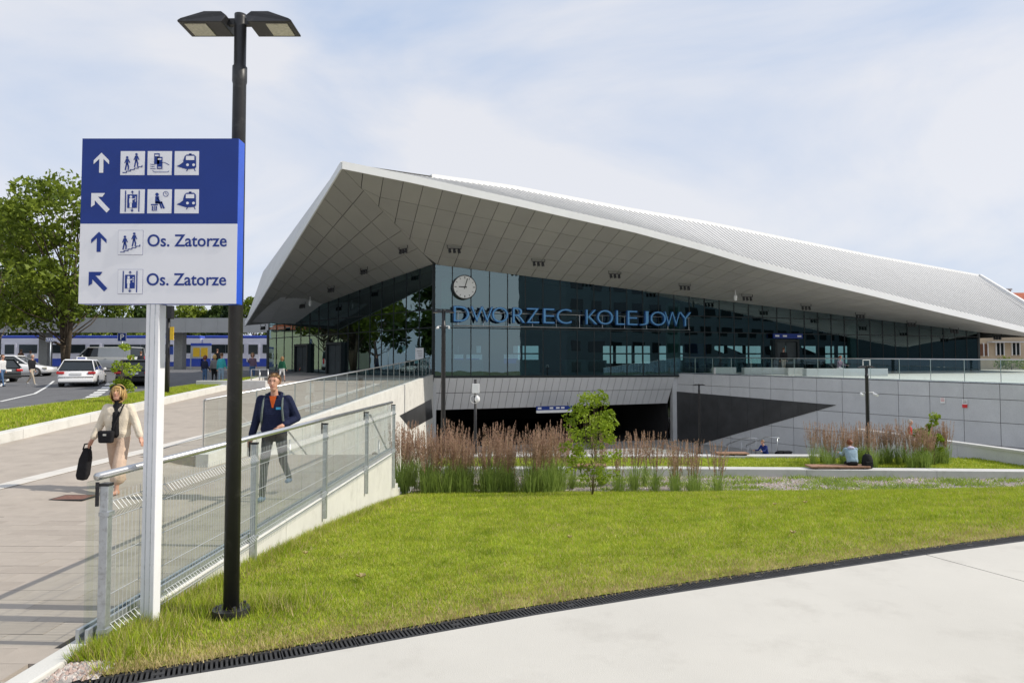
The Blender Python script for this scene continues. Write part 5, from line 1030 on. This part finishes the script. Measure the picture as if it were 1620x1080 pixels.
# ================================================================== PEOPLE
def human(name, label, loc, rz, H, C, hair='hairbrown', hairlen=.35, legs=((20, 12), (-18, 22)), arms=((10, 8, 15), (-12, 8, 20)), lean=0, sit=False, vox=.014, head_rot=0, wide=1.0, puff=0.0, culotte=False, shorts=False, female=False, sleeves=True, group=None, open_front=None, head_pitch=0):
    k = H/1.75; prim = []   # (p0,p1,r0,r1,mat)
    mats_ = ['skin', C['top'], C['bottom'], C.get('shoes', 'black_cloth'), C.get('inner', C['top'])]
    hip = Vector((0, 0, .92*k)); lr = R(lean); up = Vector((0, -math.sin(lr), math.cos(lr)))
    def T(x, y, z): return hip+Vector((x*k*wide, 0, 0))+up*(z*k)+Vector((0, math.cos(lr), math.sin(lr)))*(y*k)
    lowest = []
    for i, s in ((0, -1), (1, 1)):
        a, b = R(legs[i][0]), R(legs[i][1]); h0 = hip+Vector((s*.088*k, 0, -.02*k)); kn = h0+Vector((s*.01, -math.sin(a), -math.cos(a)))*.43*k
        if len(legs[i]) > 2: kn = h0+Vector((s*math.sin(R(legs[i][2])), -math.sin(a)*math.cos(R(legs[i][2])), -math.cos(a)))*.43*k
        an = kn+Vector((0, -math.sin(a-b), -math.cos(a-b)))*.42*k
        if culotte:
            prim += [(h0, kn, .098*k, .098*k, 2), (kn, kn.lerp(an, .55), .098*k, .118*k, 2), (kn.lerp(an, .4), an, .045*k, .034*k, 0)]
        else: prim += [(h0, kn, .086*k, .06*k, 2), (kn, an, .056*k if not shorts else .05*k, .042*k if not shorts else .034*k, 0 if shorts else 2)]
        fa = a-b; toe = an+Vector((s*.03, -math.cos(fa*.6), -.25+math.sin(fa)*-.0)).normalized()*.15*k; heel = an+Vector((0, .045*k, -.05*k)); prim += [(heel, toe+Vector((0, 0, .0)), .038*k, .03*k, 3), (an, heel, .036*k, .036*k, 3)]
        lowest.append(min(toe.z, heel.z)-.036*k)
    bw = .92 if female else 1.0
    prim += [(T(-.075, 0, -.02), T(.075, 0, -.02), .105*k, .105*k, 2),  (T(-.15*bw, .01, .475), T(.15*bw, .01, .475), .06*k, .06*k, 1), (T(0, .005, .47), T(0, -.005, .60), .054*k, .05*k, 0)]
    for z_ in np.arange(.03 if puff > .02 else .06, .44, .03):
        hw2 = itp(z_, [0, .12, .27, .40, .45], [.075, .062, .088*bw, .115*bw, .125*bw]); rr2 = itp(z_, [0, .12, .27, .40, .45], [.108, .102, .108, .092, .075])+puff*itp(z_, [0, .1, .3, .45], [.9, 1.1, 1, .5])
        prim.append((T(-hw2, 0, z_), T(hw2, 0, z_), rr2*k, rr2*k, 1))
    if open_front: prim += [(T(.0, -.075-puff, .06), T(0.01, -.07-puff, .38), .058*k, .05*k, 4), (T(0, -.035, .4), T(0, -.01, .545), .06*k, .06*k, 4)]
    hands = []
    for i, s in ((0, -1), (1, 1)):
        a, ab, e = R(arms[i][0]), R(arms[i][1]), R(arms[i][2]); sh = T(s*.185*bw, .01, .47); d1 = Vector((s*math.sin(ab), -math.sin(a)*math.cos(ab), -math.cos(a)*math.cos(ab))); el = sh+d1*.29*k
        inn = R(arms[i][3]) if len(arms[i]) > 3 else 0
        d2 = Vector((s*math.sin(ab-inn), -math.sin(a+e)*math.cos(ab-inn), -math.cos(a+e)*math.cos(ab-inn))).normalized(); wr = el+d2*.25*k
        pm_ = 1 if sleeves else 0; pf = puff*.9
        prim += [(sh, el, (.056+pf)*k, (.047+pf)*k, 1), (el, el.lerp(wr, .85), (.045+pf)*k, (.04+pf*.8)*k, pm_), (el.lerp(wr, .8), wr, .034*k, .03*k, pm_ if sleeves else 0)]
        side = d2.cross(Vector((0, 1, 0))).normalized() if abs(d2.y) < .8 else Vector((1, 0, 0)); fwd = side.cross(d2).normalized()
        pal = wr+d2*.085*k; prim.append((wr+d2*.02*k, pal, .032*k, .036*k, 0))
        if vox < .012:
            for f in range(4): o = fwd*((f-1.5)*.021*k); m_ = pal+o*1.05+d2*.045*k; prim += [(pal+o*.9, m_, .0105*k, .0095*k, 0), (m_, m_+(d2*.75-side*s*.55).normalized()*(.04-.004*abs(f-1.5))*k, .0095*k, .008*k, 0)]
            th = wr+d2*.035*k; tb = th-fwd*.045*k+d2*.02*k; prim += [(th, tb, .014*k, .012*k, 0), (tb, tb+d2*.04*k, .012*k, .009*k, 0)]
        else: prim.append((pal, pal+d2*.07*k, .032*k, .018*k, 0))
        hands.append(pal+d2*.03*k)
    hr, hp = R(head_rot), R(head_pitch); RM = Matrix.Rotation(hr, 3, 'Z') @ Matrix.Rotation(-hp, 3, 'X'); hc = T(0, -.015, .705)
    def Hd(x, y, z): return hc+RM @ Vector((x, y, z))*k
    prim += [(Hd(0, .02, .03), Hd(0, -.02, .03), .083*k, .08*k, 0), (Hd(0, -.03, -.05), Hd(0, -.04, -.075), .058*k, .045*k, 0), (Hd(0, -.095, .01), Hd(0, -.115, -.02), .012*k, .016*k, 0), (Hd(-.083, .01, .0), Hd(-.083, .015, .03), .014*k, .016*k, 0), (Hd(.083, .01, .0), Hd(.083, .015, .03), .014*k, .016*k, 0), (Hd(0, -.035, .03), Hd(0, -.04, -.03), .066*k, .056*k, 0)]
    dz = 0 if sit is False else 0
    zoff = -(min(lowest)) if not sit else -(hip.z-.1*k)
    g = MB()
    for p0, p1, r0, r1, m in prim:
        p0, p1 = Vector(p0), Vector(p1); d = p1-p0; 
        if d.length < 1e-5: d = Vector((0, 0, 1e-3)); p1 = p0+d
        dn = d.normalized(); pts_ = [p0-dn*r0*c for c in (.98, .75, .4)]+[p0, p1]+[p1+dn*r1*c for c in (.4, .75, .98)]; rs_ = [r0*math.sqrt(1-c*c) for c in (.98, .75, .4)]+[r0, r1]+[r1*math.sqrt(1-c*c) for c in (.4, .75, .98)]
        g.path(pts_, rs_, 10)
    me = bpy.data.meshes.new('tmp'); me.from_pydata(g.v, [], g.f); o = bpy.data.objects.new('tmp', me); COL.objects.link(o)
    r_ = o.modifiers.new('r', 'REMESH'); r_.mode = 'VOXEL'; r_.voxel_size = vox; s_ = o.modifiers.new('s', 'SMOOTH'); s_.iterations = 4 if vox < .012 else 3; s_.factor = .5
    dg = bpy.context.evaluated_depsgraph_get(); dg.update(); m2 = bpy.data.meshes.new_from_object(o.evaluated_get(dg)); bpy.data.objects.remove(o)
    n = len(m2.polygons); c = np.empty(n*3); m2.polygons.foreach_get('center', c); c = c.reshape(-1, 3); best = np.full(n, 1e9); mi_ = np.zeros(n, int)
    for p0, p1, r0, r1, m in prim:
        a = np.array(p0); d = np.array(p1)-a; L2 = max(d @ d, 1e-9); tt = np.clip(((c-a) @ d)/L2, 0, 1); ds = np.linalg.norm(c-a-tt[:, None]*d, axis=1)-(r0+(r1-r0)*tt)
        if m == 4: ds = ds-.012
        u_ = ds < best; best[u_] = ds[u_]; mi_[u_] = m
    m2.materials.clear()
    for mm in mats_: m2.materials.append(M[mm])
    m2.polygons.foreach_set('material_index', mi_.astype(np.int32)); m2.polygons.foreach_set('use_smooth', [True]*n)
    root = thing(name, label, 'person', loc, rz, group); b = link('body', m2, root); b.location = (0, 0, zoff); m2.name = 'body'
    # hair shell with a face opening
    hg = MB(); hg.ell((0, 0, 0), (.1, .116, .115) if hairlen > .6 else (.089, .104, .098), nu=24, nv=18); V = [Vector(v) for v in hg.v]; keep = []
    for f in hg.f:
        c_ = sum((V[i] for i in f), Vector())/len(f)
        if (c_.y < -.03 and c_.z < (.03 if hairlen > .6 else .045-.5*max(0, abs(c_.x)-.045)) and (hairlen < .6 or abs(c_.x) < .068)) or c_.z < -hairlen*.11: continue
        keep.append(f)
    low = min(v.z for v in V); hv = []
    for v in V:
        w_ = v.copy(); w_ *= 1+random.uniform(-.03, .05)
        if hairlen > .6 and w_.z < 0: w_ = Vector((w_.x*1.22, w_.y*1.08+.012, w_.z*1.75))
        hv.append(hc+RM @ (w_+Vector((0, .012, .04)))*k+Vector((0, 0, zoff)))
    hm = MB(); hm.add(hv, keep); ho = hm.build('hair', hair, root, True, local=True); sm_ = ho.modifiers.new('solid', 'SOLIDIFY'); sm_.thickness = .008; sm_.offset = 0
    if vox < .012:
        hs = MB()
        for _ in range(420 if hairlen > .6 else 260):
            th_ = random.uniform(0, 2*math.pi); ph = math.acos(random.uniform(.0 if hairlen > .6 else -.25, 1)); e_ = Vector((math.sin(ph)*math.cos(th_), math.sin(ph)*math.sin(th_), math.cos(ph)))
            if e_.y < -.45 and e_.z < .55: continue
            rad_ = Vector((.1, .115, .108))*(1.1 if hairlen > .6 else .97); a0_ = Vector((e_.x*rad_.x, e_.y*rad_.y, e_.z*rad_.z))
            out_ = Vector((e_.x, e_.y, 0)); ln_ = (random.uniform(.10, .17) if hairlen > .6 else random.uniform(.02, .04))
            dr_ = Vector((0, 0, -1)) if hairlen > .6 else Vector((random.uniform(-.4, .9), -.5, .35))
            a1_ = a0_+out_*.02+dr_*ln_*.5; a2_ = a0_+out_*random.uniform(.015, .045)+dr_*ln_*(1+.3*e_.z); sd_ = Vector((-e_.y, e_.x, 0)).normalized()*.005 if abs(e_.z) < .99 else Vector((.005, 0, 0))
            fw = lambda v_: hc+RM @ (v_+Vector((0, .012, .04)))*k+Vector((0, 0, zoff))
            hs.add([fw(a0_-sd_), fw(a0_+sd_), fw(a1_+sd_), fw(a1_-sd_), fw(a2_)], [(0, 1, 2, 3), (3, 2, 4)])
        tag(hs.build('hair_strands', hair, root, True, local=True), kind='stuff')
    if vox < .012:
        for sx in (-1, 1):
            MB().ell(Hd(sx*.032, -.0935, .028)+Vector((0, 0, zoff)), (.012*k, .006*k, .006*k), nu=8, nv=6).build('eye', 'dot', root, True, local=True)
            MB().path([Hd(sx*.018, -.101, .046)+Vector((0, 0, zoff)), Hd(sx*.047, -.094, .05)+Vector((0, 0, zoff))], .0045, 5).build('eyebrow', hair, root, True, local=True)
        MB().path([Hd(-.022, -.090, -.052)+Vector((0, 0, zoff)), Hd(0, -.096, -.051)+Vector((0, 0, zoff)), Hd(.022, -.090, -.052)+Vector((0, 0, zoff))], .006, 6).build('mouth', 'lip', root, True, local=True)
    zo = Vector((0, 0, zoff)); return root, [h_+zo for h_ in hands], (lambda x, y, z: T(x, y, z)+zo)
# walking woman
wy = 10.85; wxp = P(187, 700, wy).x
wom, hd, TT = human('person', 'woman in cream jacket and wide pale trousers walking with a black bag', (wxp, wy, rampz(wy)*(sst(-6.2, -7.4, wxp))+.004), R(8), 1.68, dict(top='cream_jacket', bottom='pink_beige_trousers', shoes='skin', inner='black_cloth'), 'hairblond', .95, ((-20, 26), (22, 8)), ((2, 20, 14), (6, 24, 18)), 3, False, .009, R(0), 1.0, .02, True, False, True, True, None, True, 14)
mw = wm(wom)
hb = MB().path([TT(0, 0, .80)+Vector((0, 0, 0)), TT(0, 0, .81)], .01, 4)
hbm = MB(); hc_ = TT(0, -.0, .78)
for k in range(14): a0, a1 = math.pi*k/14, math.pi*(k+1)/14; hbm.tube(hc_+Vector((.1*math.cos(a0), -.045, .0+.062*math.sin(a0))), hc_+Vector((.1*math.cos(a1), -.045, .0+.062*math.sin(a1))), .012, n=6)
hbm.build('hair_band', 'black_cloth', wom, True, local=True)
hw_ = mw @ hd[0]; t = thing('carry_bag', 'flat black leather bag held in the walking woman\'s hand', 'bag', (hw_.x-.06, hw_.y, hw_.z-.62)); q = hw_+Vector((-.03, 0, -.03))
prf = [(.05, 0), (.075, -.08), (.085, -.2), (.05, -.5), (.0, -.6), (-.13, -.58), (-.15, -.5), (-.10, -.2), (-.04, -.06), (-.02, 0)]
MB().extr([(q.x+x*.85-.01, q.y-.06, q.z+z*.84) for x, z in prf], (0, .12, 0)).build('body', 'black_cloth', t, bevel=.02); MB().path([q+Vector((.0, -.1, -.02)), q+Vector((0, -.06, .06)), q+Vector((0, .06, .06)), q+Vector((0, .1, -.02))], .012, 6).build('handle', 'black_cloth', t, True)
sb_ = mw @ TT(-.10, -.19, .03); t = thing('shoulder_bag', 'small black shoulder bag across the walking woman\'s hip', 'bag', sb_, R(8)); MB().hexa([sb_+Vector((x, y, -.1)) for x, y in ((-.11, -.05), (.1, -.05), (.1, .04), (-.11, .04))], [sb_+Vector((x*1.15, y, .09)) for x, y in ((-.11, -.05), (.1, -.05), (.1, .04), (-.11, .04))]).build('body', 'black_cloth', t, bevel=.025)
MB().path([sb_+Vector((.1, 0, .08)), mw @ TT(.0, -.165, .2), mw @ TT(.07, -.15, .36), mw @ TT(.105, -.09, .50), mw @ TT(.09, .0, .53), mw @ TT(.08, .1, .42)], .011, 6).build('strap', 'black_cloth', t, True)
MB().box(sb_+Vector((0, -.056, .03)), (.05, .01, .03)).build('clasp', 'steel', t)
# walking man
my = 10.35; mxp = P(434, 700, my).x
man_, hd, TT = human('person', 'man in navy hoodie with rucksack straps walking behind the wire fence', (mxp, my, .004), R(6), 1.86, dict(top='navy_hoodie', bottom='charcoal_trousers', shoes='blue_shoe', inner='orange_shirt'), 'hairlight', .2, ((20, 8), (-20, 30)), ((-6, 14, 12), (-14, 22, 78, 55)), 3, False, .009, R(0), 1.0, .017, False, False, False, True, None, False, 4)
man_.rotation_euler.z = R(4); mw = wm(man_)
g = MB(); 
for k in range(10): a0, a1 = 2*math.pi*k/10, 2*math.pi*(k+1)/10; g.tube(TT(.10*math.cos(a0), .03+.07*math.sin(a0), .53+.03*math.sin(a0)), TT(.10*math.cos(a1), .03+.07*math.sin(a1), .53+.03*math.sin(a1)), .032, n=8)
tag(g.build('hood', 'navy_hoodie', man_, True, local=True)); MB().hexa([TT(-.028, -.088, .44), TT(.028, -.088, .44), TT(.012, -.102, .36), TT(-.006, -.102, .36)], [TT(-.05, -.075, .53), TT(.05, -.075, .53), TT(.014, -.11, .37), TT(-.008, -.11, .37)]).build('shirt_collar', 'orange_shirt', man_, local=True)
MB().box(TT(.085, -.115, .36), (.07, .012, .035)).build('chest_badge', mat('badge_blue', (.05, .35, .6), .6), man_, local=True)
t = thing('backpack', 'grey green rucksack on the back of the man in navy', 'backpack', mw @ TT(0, .2, .1)); c_ = mw @ TT(0, .2, .28); MB().box(c_, (.28, .16, .42)).build('sack', 'grey_green_strap', t, bevel=.05)
for s_ in (-1, 1): MB().path([mw @ TT(s_*.11, .12, .46), mw @ TT(s_*.125, .03, .545), mw @ TT(s_*.13, -.07, .47), mw @ TT(s_*.135, -.118, .36), mw @ TT(s_*.15, -.118, .2), mw @ TT(s_*.165, -.03, .08), mw @ TT(s_*.12, .13, .08)], .016, 6).build('strap', 'grey_green_strap', t, True)
# seated girl with backpack on the bench
sy = BW+.24; sx_ = P(1349, 735, sy).x
girl, _, TT = human('person', 'girl in light denim jacket sitting on the wooden bench seat, seen from behind', (sx_, sy, -1.16), R(172), 1.62, dict(top='light_denim', bottom='black_cloth'), 'hairred', .5, ((86, 96), (84, 96)), ((42, 6, 55), (42, 6, 55)), 24, True, .014, 0, 1.0, .02, False, False, True, True, None, None, 28)
g = MB().ell(TT(0, .06, .5), (.12, .07, .06), nu=12, nv=8); g.build('hood', 'pale_hood', girl, True, local=True)
p = P(1371, 738, sy+.05); t = thing('backpack', 'black backpack standing on the bench wall beside the girl', 'backpack', (p.x, sy, -1.25)); g = MB(); st = []
for z, w_, d in ((-1.25, .15, .1), (-1.2, .18, .12), (-1.0, .18, .12), (-.85, .14, .09), (-.79, .07, .05)): st.append([(p.x+w_*math.cos(a), sy+d*math.sin(a), z) for a in np.linspace(0, 2*math.pi, 13)[:-1]])
loft(g, st); g.build('sack', 'black_cloth', t, True); MB().box((p.x, sy-.12, -1.1), (.22, .06, .16)).build('pocket', 'black_cloth', t, bevel=.02); MB().path([(p.x-.05, sy, -.8), (p.x-.04, sy, -.74), (p.x+.04, sy, -.74), (p.x+.05, sy, -.8)], .01, 5).build('handle', 'black_cloth', t)
FARP = [  # label, px x, feet px y, Y, rz, H, colours, hair, hairlen, opts
 ('man in black jacket and beige trousers crossing the road with a dark bag', 50, 38, 78, 1.76, dict(top='black_cloth', bottom='beige_trousers', shoes='white_cloth'), 'hairgrey', .2, dict(legs=((26, 8), (-22, 16)))),
 ('person in white top and blue jeans at the edge of the parking bay', 3, 37, 80, 1.72, dict(top='white_cloth', bottom='denim'), 'hairbrown', .4, dict(legs=((18, 8), (-18, 16)))),
 ('woman in dark coat and jeans standing with two companions on the plaza', 324, 38, 150, 1.62, dict(top='dark_navy', bottom='denim'), 'hairred', .8, dict(female=True, legs=((2, 2), (-2, 2)))),
 ('blonde woman in grey top and black trousers between two companions', 339, 38.4, 200, 1.66, dict(top='grey_top', bottom='black_cloth'), 'hairblond', .9, dict(female=True, legs=((4, 2), (-4, 4)))),
 ('man in teal jacket and pale jeans standing with two women', 350, 37.8, 160, 1.76, dict(top='teal_jacket', bottom='light_denim', shoes='red_jacket'), 'hairbrown', .3, dict(legs=((3, 2), (-3, 2)))),
 ('person in patterned top and jeans holding a phone by the hoop stands', 399, 40, 20, 1.68, dict(top='plum', bottom='denim'), 'hairlight', .8, dict(female=True, arms=((40, 10, 90), (10, 8, 30)), legs=((2, 2), (-2, 2)))),
 ('child in dark green jumper and white skirt walking on the plaza', 446, 36, 170, 1.32, dict(top='dark_green', bottom='white_cloth'), 'hairlight', .9, dict(female=True, shorts=True)),
 ('person in grey shirt and black shorts walking towards the side doors', 479, 54, 175, 1.74, dict(top='grey_top', bottom='black_cloth', shoes='red_jacket'), 'hairbrown', .3, dict(shorts=True, sleeves=False)),
 ('person in brown jacket standing behind the white parked car', 32, 57, 180, 1.74, dict(top='brown_cloth', bottom='denim'), 'hairbrown', .6, {}),
 ('person in white shirt between the white car and the van', 47, 58, 180, 1.66, dict(top='white_cloth', bottom='denim'), 'hairbrown', .6, {}),
 ('grey haired person in blue shirt beside the tree trunk and van', 102, 60, 180, 1.7, dict(top='denim', bottom='charcoal_trousers'), 'hairgrey', .3, {}),
 ('person in dark waistcoat behind the rear of the van', 222, 50, 180, 1.66, dict(top='charcoal_trousers', bottom='black_cloth'), 'hairbrown', .3, {}),
 ('dark dressed person waiting below the platform canopy', 343, 56, 180, 1.74, dict(top='black_cloth', bottom='black_cloth'), 'hairbrown', .3, {}),
]
for lab, x, Y, rz, H, C, hr_, hl, kw in FARP:
    X = P(x, 600, Y).x; human('person', lab, (X, Y, (left_z(X, Y) if X > -16 else gl(Y))+.005), R(rz), H, C, hr_, hl, vox=.03, **kw)
Y = 47.6; p = P(1240, 575, Y); human('person', 'person in tan trousers standing in the dark station doorway', (p.x, Y, pz_right(Y)+.01), R(170), 1.72, dict(top='black_cloth', bottom='beige_trousers'), 'hairbrown', .3, vox=.03)
Y = 43.2; p = P(1327, 580, Y); z = pz_right(Y); human('person', 'person in pale top sitting on the upper plaza behind the balustrade', (p.x, Y, z+.35), R(30), 1.6, dict(top='plum', bottom='white_cloth'), 'hairred', .8, ((80, 85), (80, 85)), ((30, 8, 50), (30, 8, 50)), 10, True, .03)
o = MB().box((p.x, Y+.1, z+.18), (.5, .5, .34)).build('plaza_block', 'bconc', bevel=.02); tag(o, 'small cube seat under the person on the upper plaza', 'stone bench', 'plaza seat blocks')
Y = 36; p = P(1212, 726, Y); human('person', 'person in blue hooded jacket sitting on the lower plaza step', (p.x, Y, -2.62), R(-60), 1.68, dict(top='blue_hood', bottom='black_cloth'), 'hairlight', .3, ((86, 80), (84, 80)), ((40, 6, 50), (40, 6, 50)), 22, True, .025)
o = MB().box((p.x+.3, Y+.1, -2.83), (2.6, .6, .34)).build('low_step', 'bconc', bevel=.02); tag(o, 'low concrete step under the seated person in blue', 'stone bench')
g = MB().ell((p.x+.75, Y, -2.5), (.3, .2, .17), nu=12, nv=8); tag(g.build('duffel_bag', 'black_cloth', smooth=True), 'black soft bag lying beside the seated person in blue', 'bag')
p = P(1192, 733, 34); t = thing('trolley_case', 'small dark upright case standing on the lower plaza', 'suitcase', (p.x, 34, -3)); MB().box((p.x, 34, -2.62), (.36, .24, .6)).build('shell', 'black_cloth', t, bevel=.04); MB().path([(p.x-.1, 34, -2.32), (p.x-.1, 34, -2.05), (p.x+.1, 34, -2.05), (p.x+.1, 34, -2.32)], .012, 5).build('handle', 'iron', t)
for s_ in (-1, 1): MB().tube((p.x+s_*.12-.02, 34, -2.95), (p.x+s_*.12+.02, 34, -2.95), .05, n=10).build('wheel', 'tyre', t)
Y = 30; p = P(1440, 690, Y); human('person', 'white haired person in red jacket walking up the ramp behind the parapet', (p.x, Y, -1.95), R(60), 1.66, dict(top='red_jacket', bottom='dark_navy'), 'hairgrey', .4, vox=.025)
Y = 18.0; p = P(591, 700, Y); zs = -(int((Y-15.62)/.36)+1)*.1667; human('person', 'person in dark clothes sitting on the stairs behind the fence end', (p.x, Y, zs+.02), R(180), 1.7, dict(top='charcoal_trousers', bottom='black_cloth'), 'hairbrown', .3, ((75, 60), (75, 60)), ((35, 6, 50), (35, 6, 50)), 15, True, .025)
# small litter on the lawn
for x, y, s_ in ((487, 878, .03), (574, 915, .05), (900, 853, .035), (1250, 846, .04), (1222, 800, .035), (1270, 797, .04)):
    X = (x-810)/F; Yg = 6
    for _ in range(30):
        Yg = (EYE.z-lawn_z(X*Yg, Yg))*F/(y-583)
    X *= Yg; g = MB(); z = lawn_z(X, Yg)+.06
    for k in range(5): a = k*1.25; g.hexa([Vector((X, Yg, z-.02)), Vector((X+s_*math.cos(a), Yg+s_*math.sin(a), z)), Vector((X+s_*math.cos(a+.9), Yg+s_*math.sin(a+.9), z+.012))], [Vector((X, Yg, z-.014)), Vector((X+s_*math.cos(a), Yg+s_*math.sin(a), z+.006)), Vector((X+s_*math.cos(a+.9), Yg+s_*math.sin(a+.9), z+.018))])
    tag(g.build('fallen_leaf', 'grassC'), 'dry curled fallen leaf lying on the lawn', 'leaf', 'fallen leaves on the lawn')
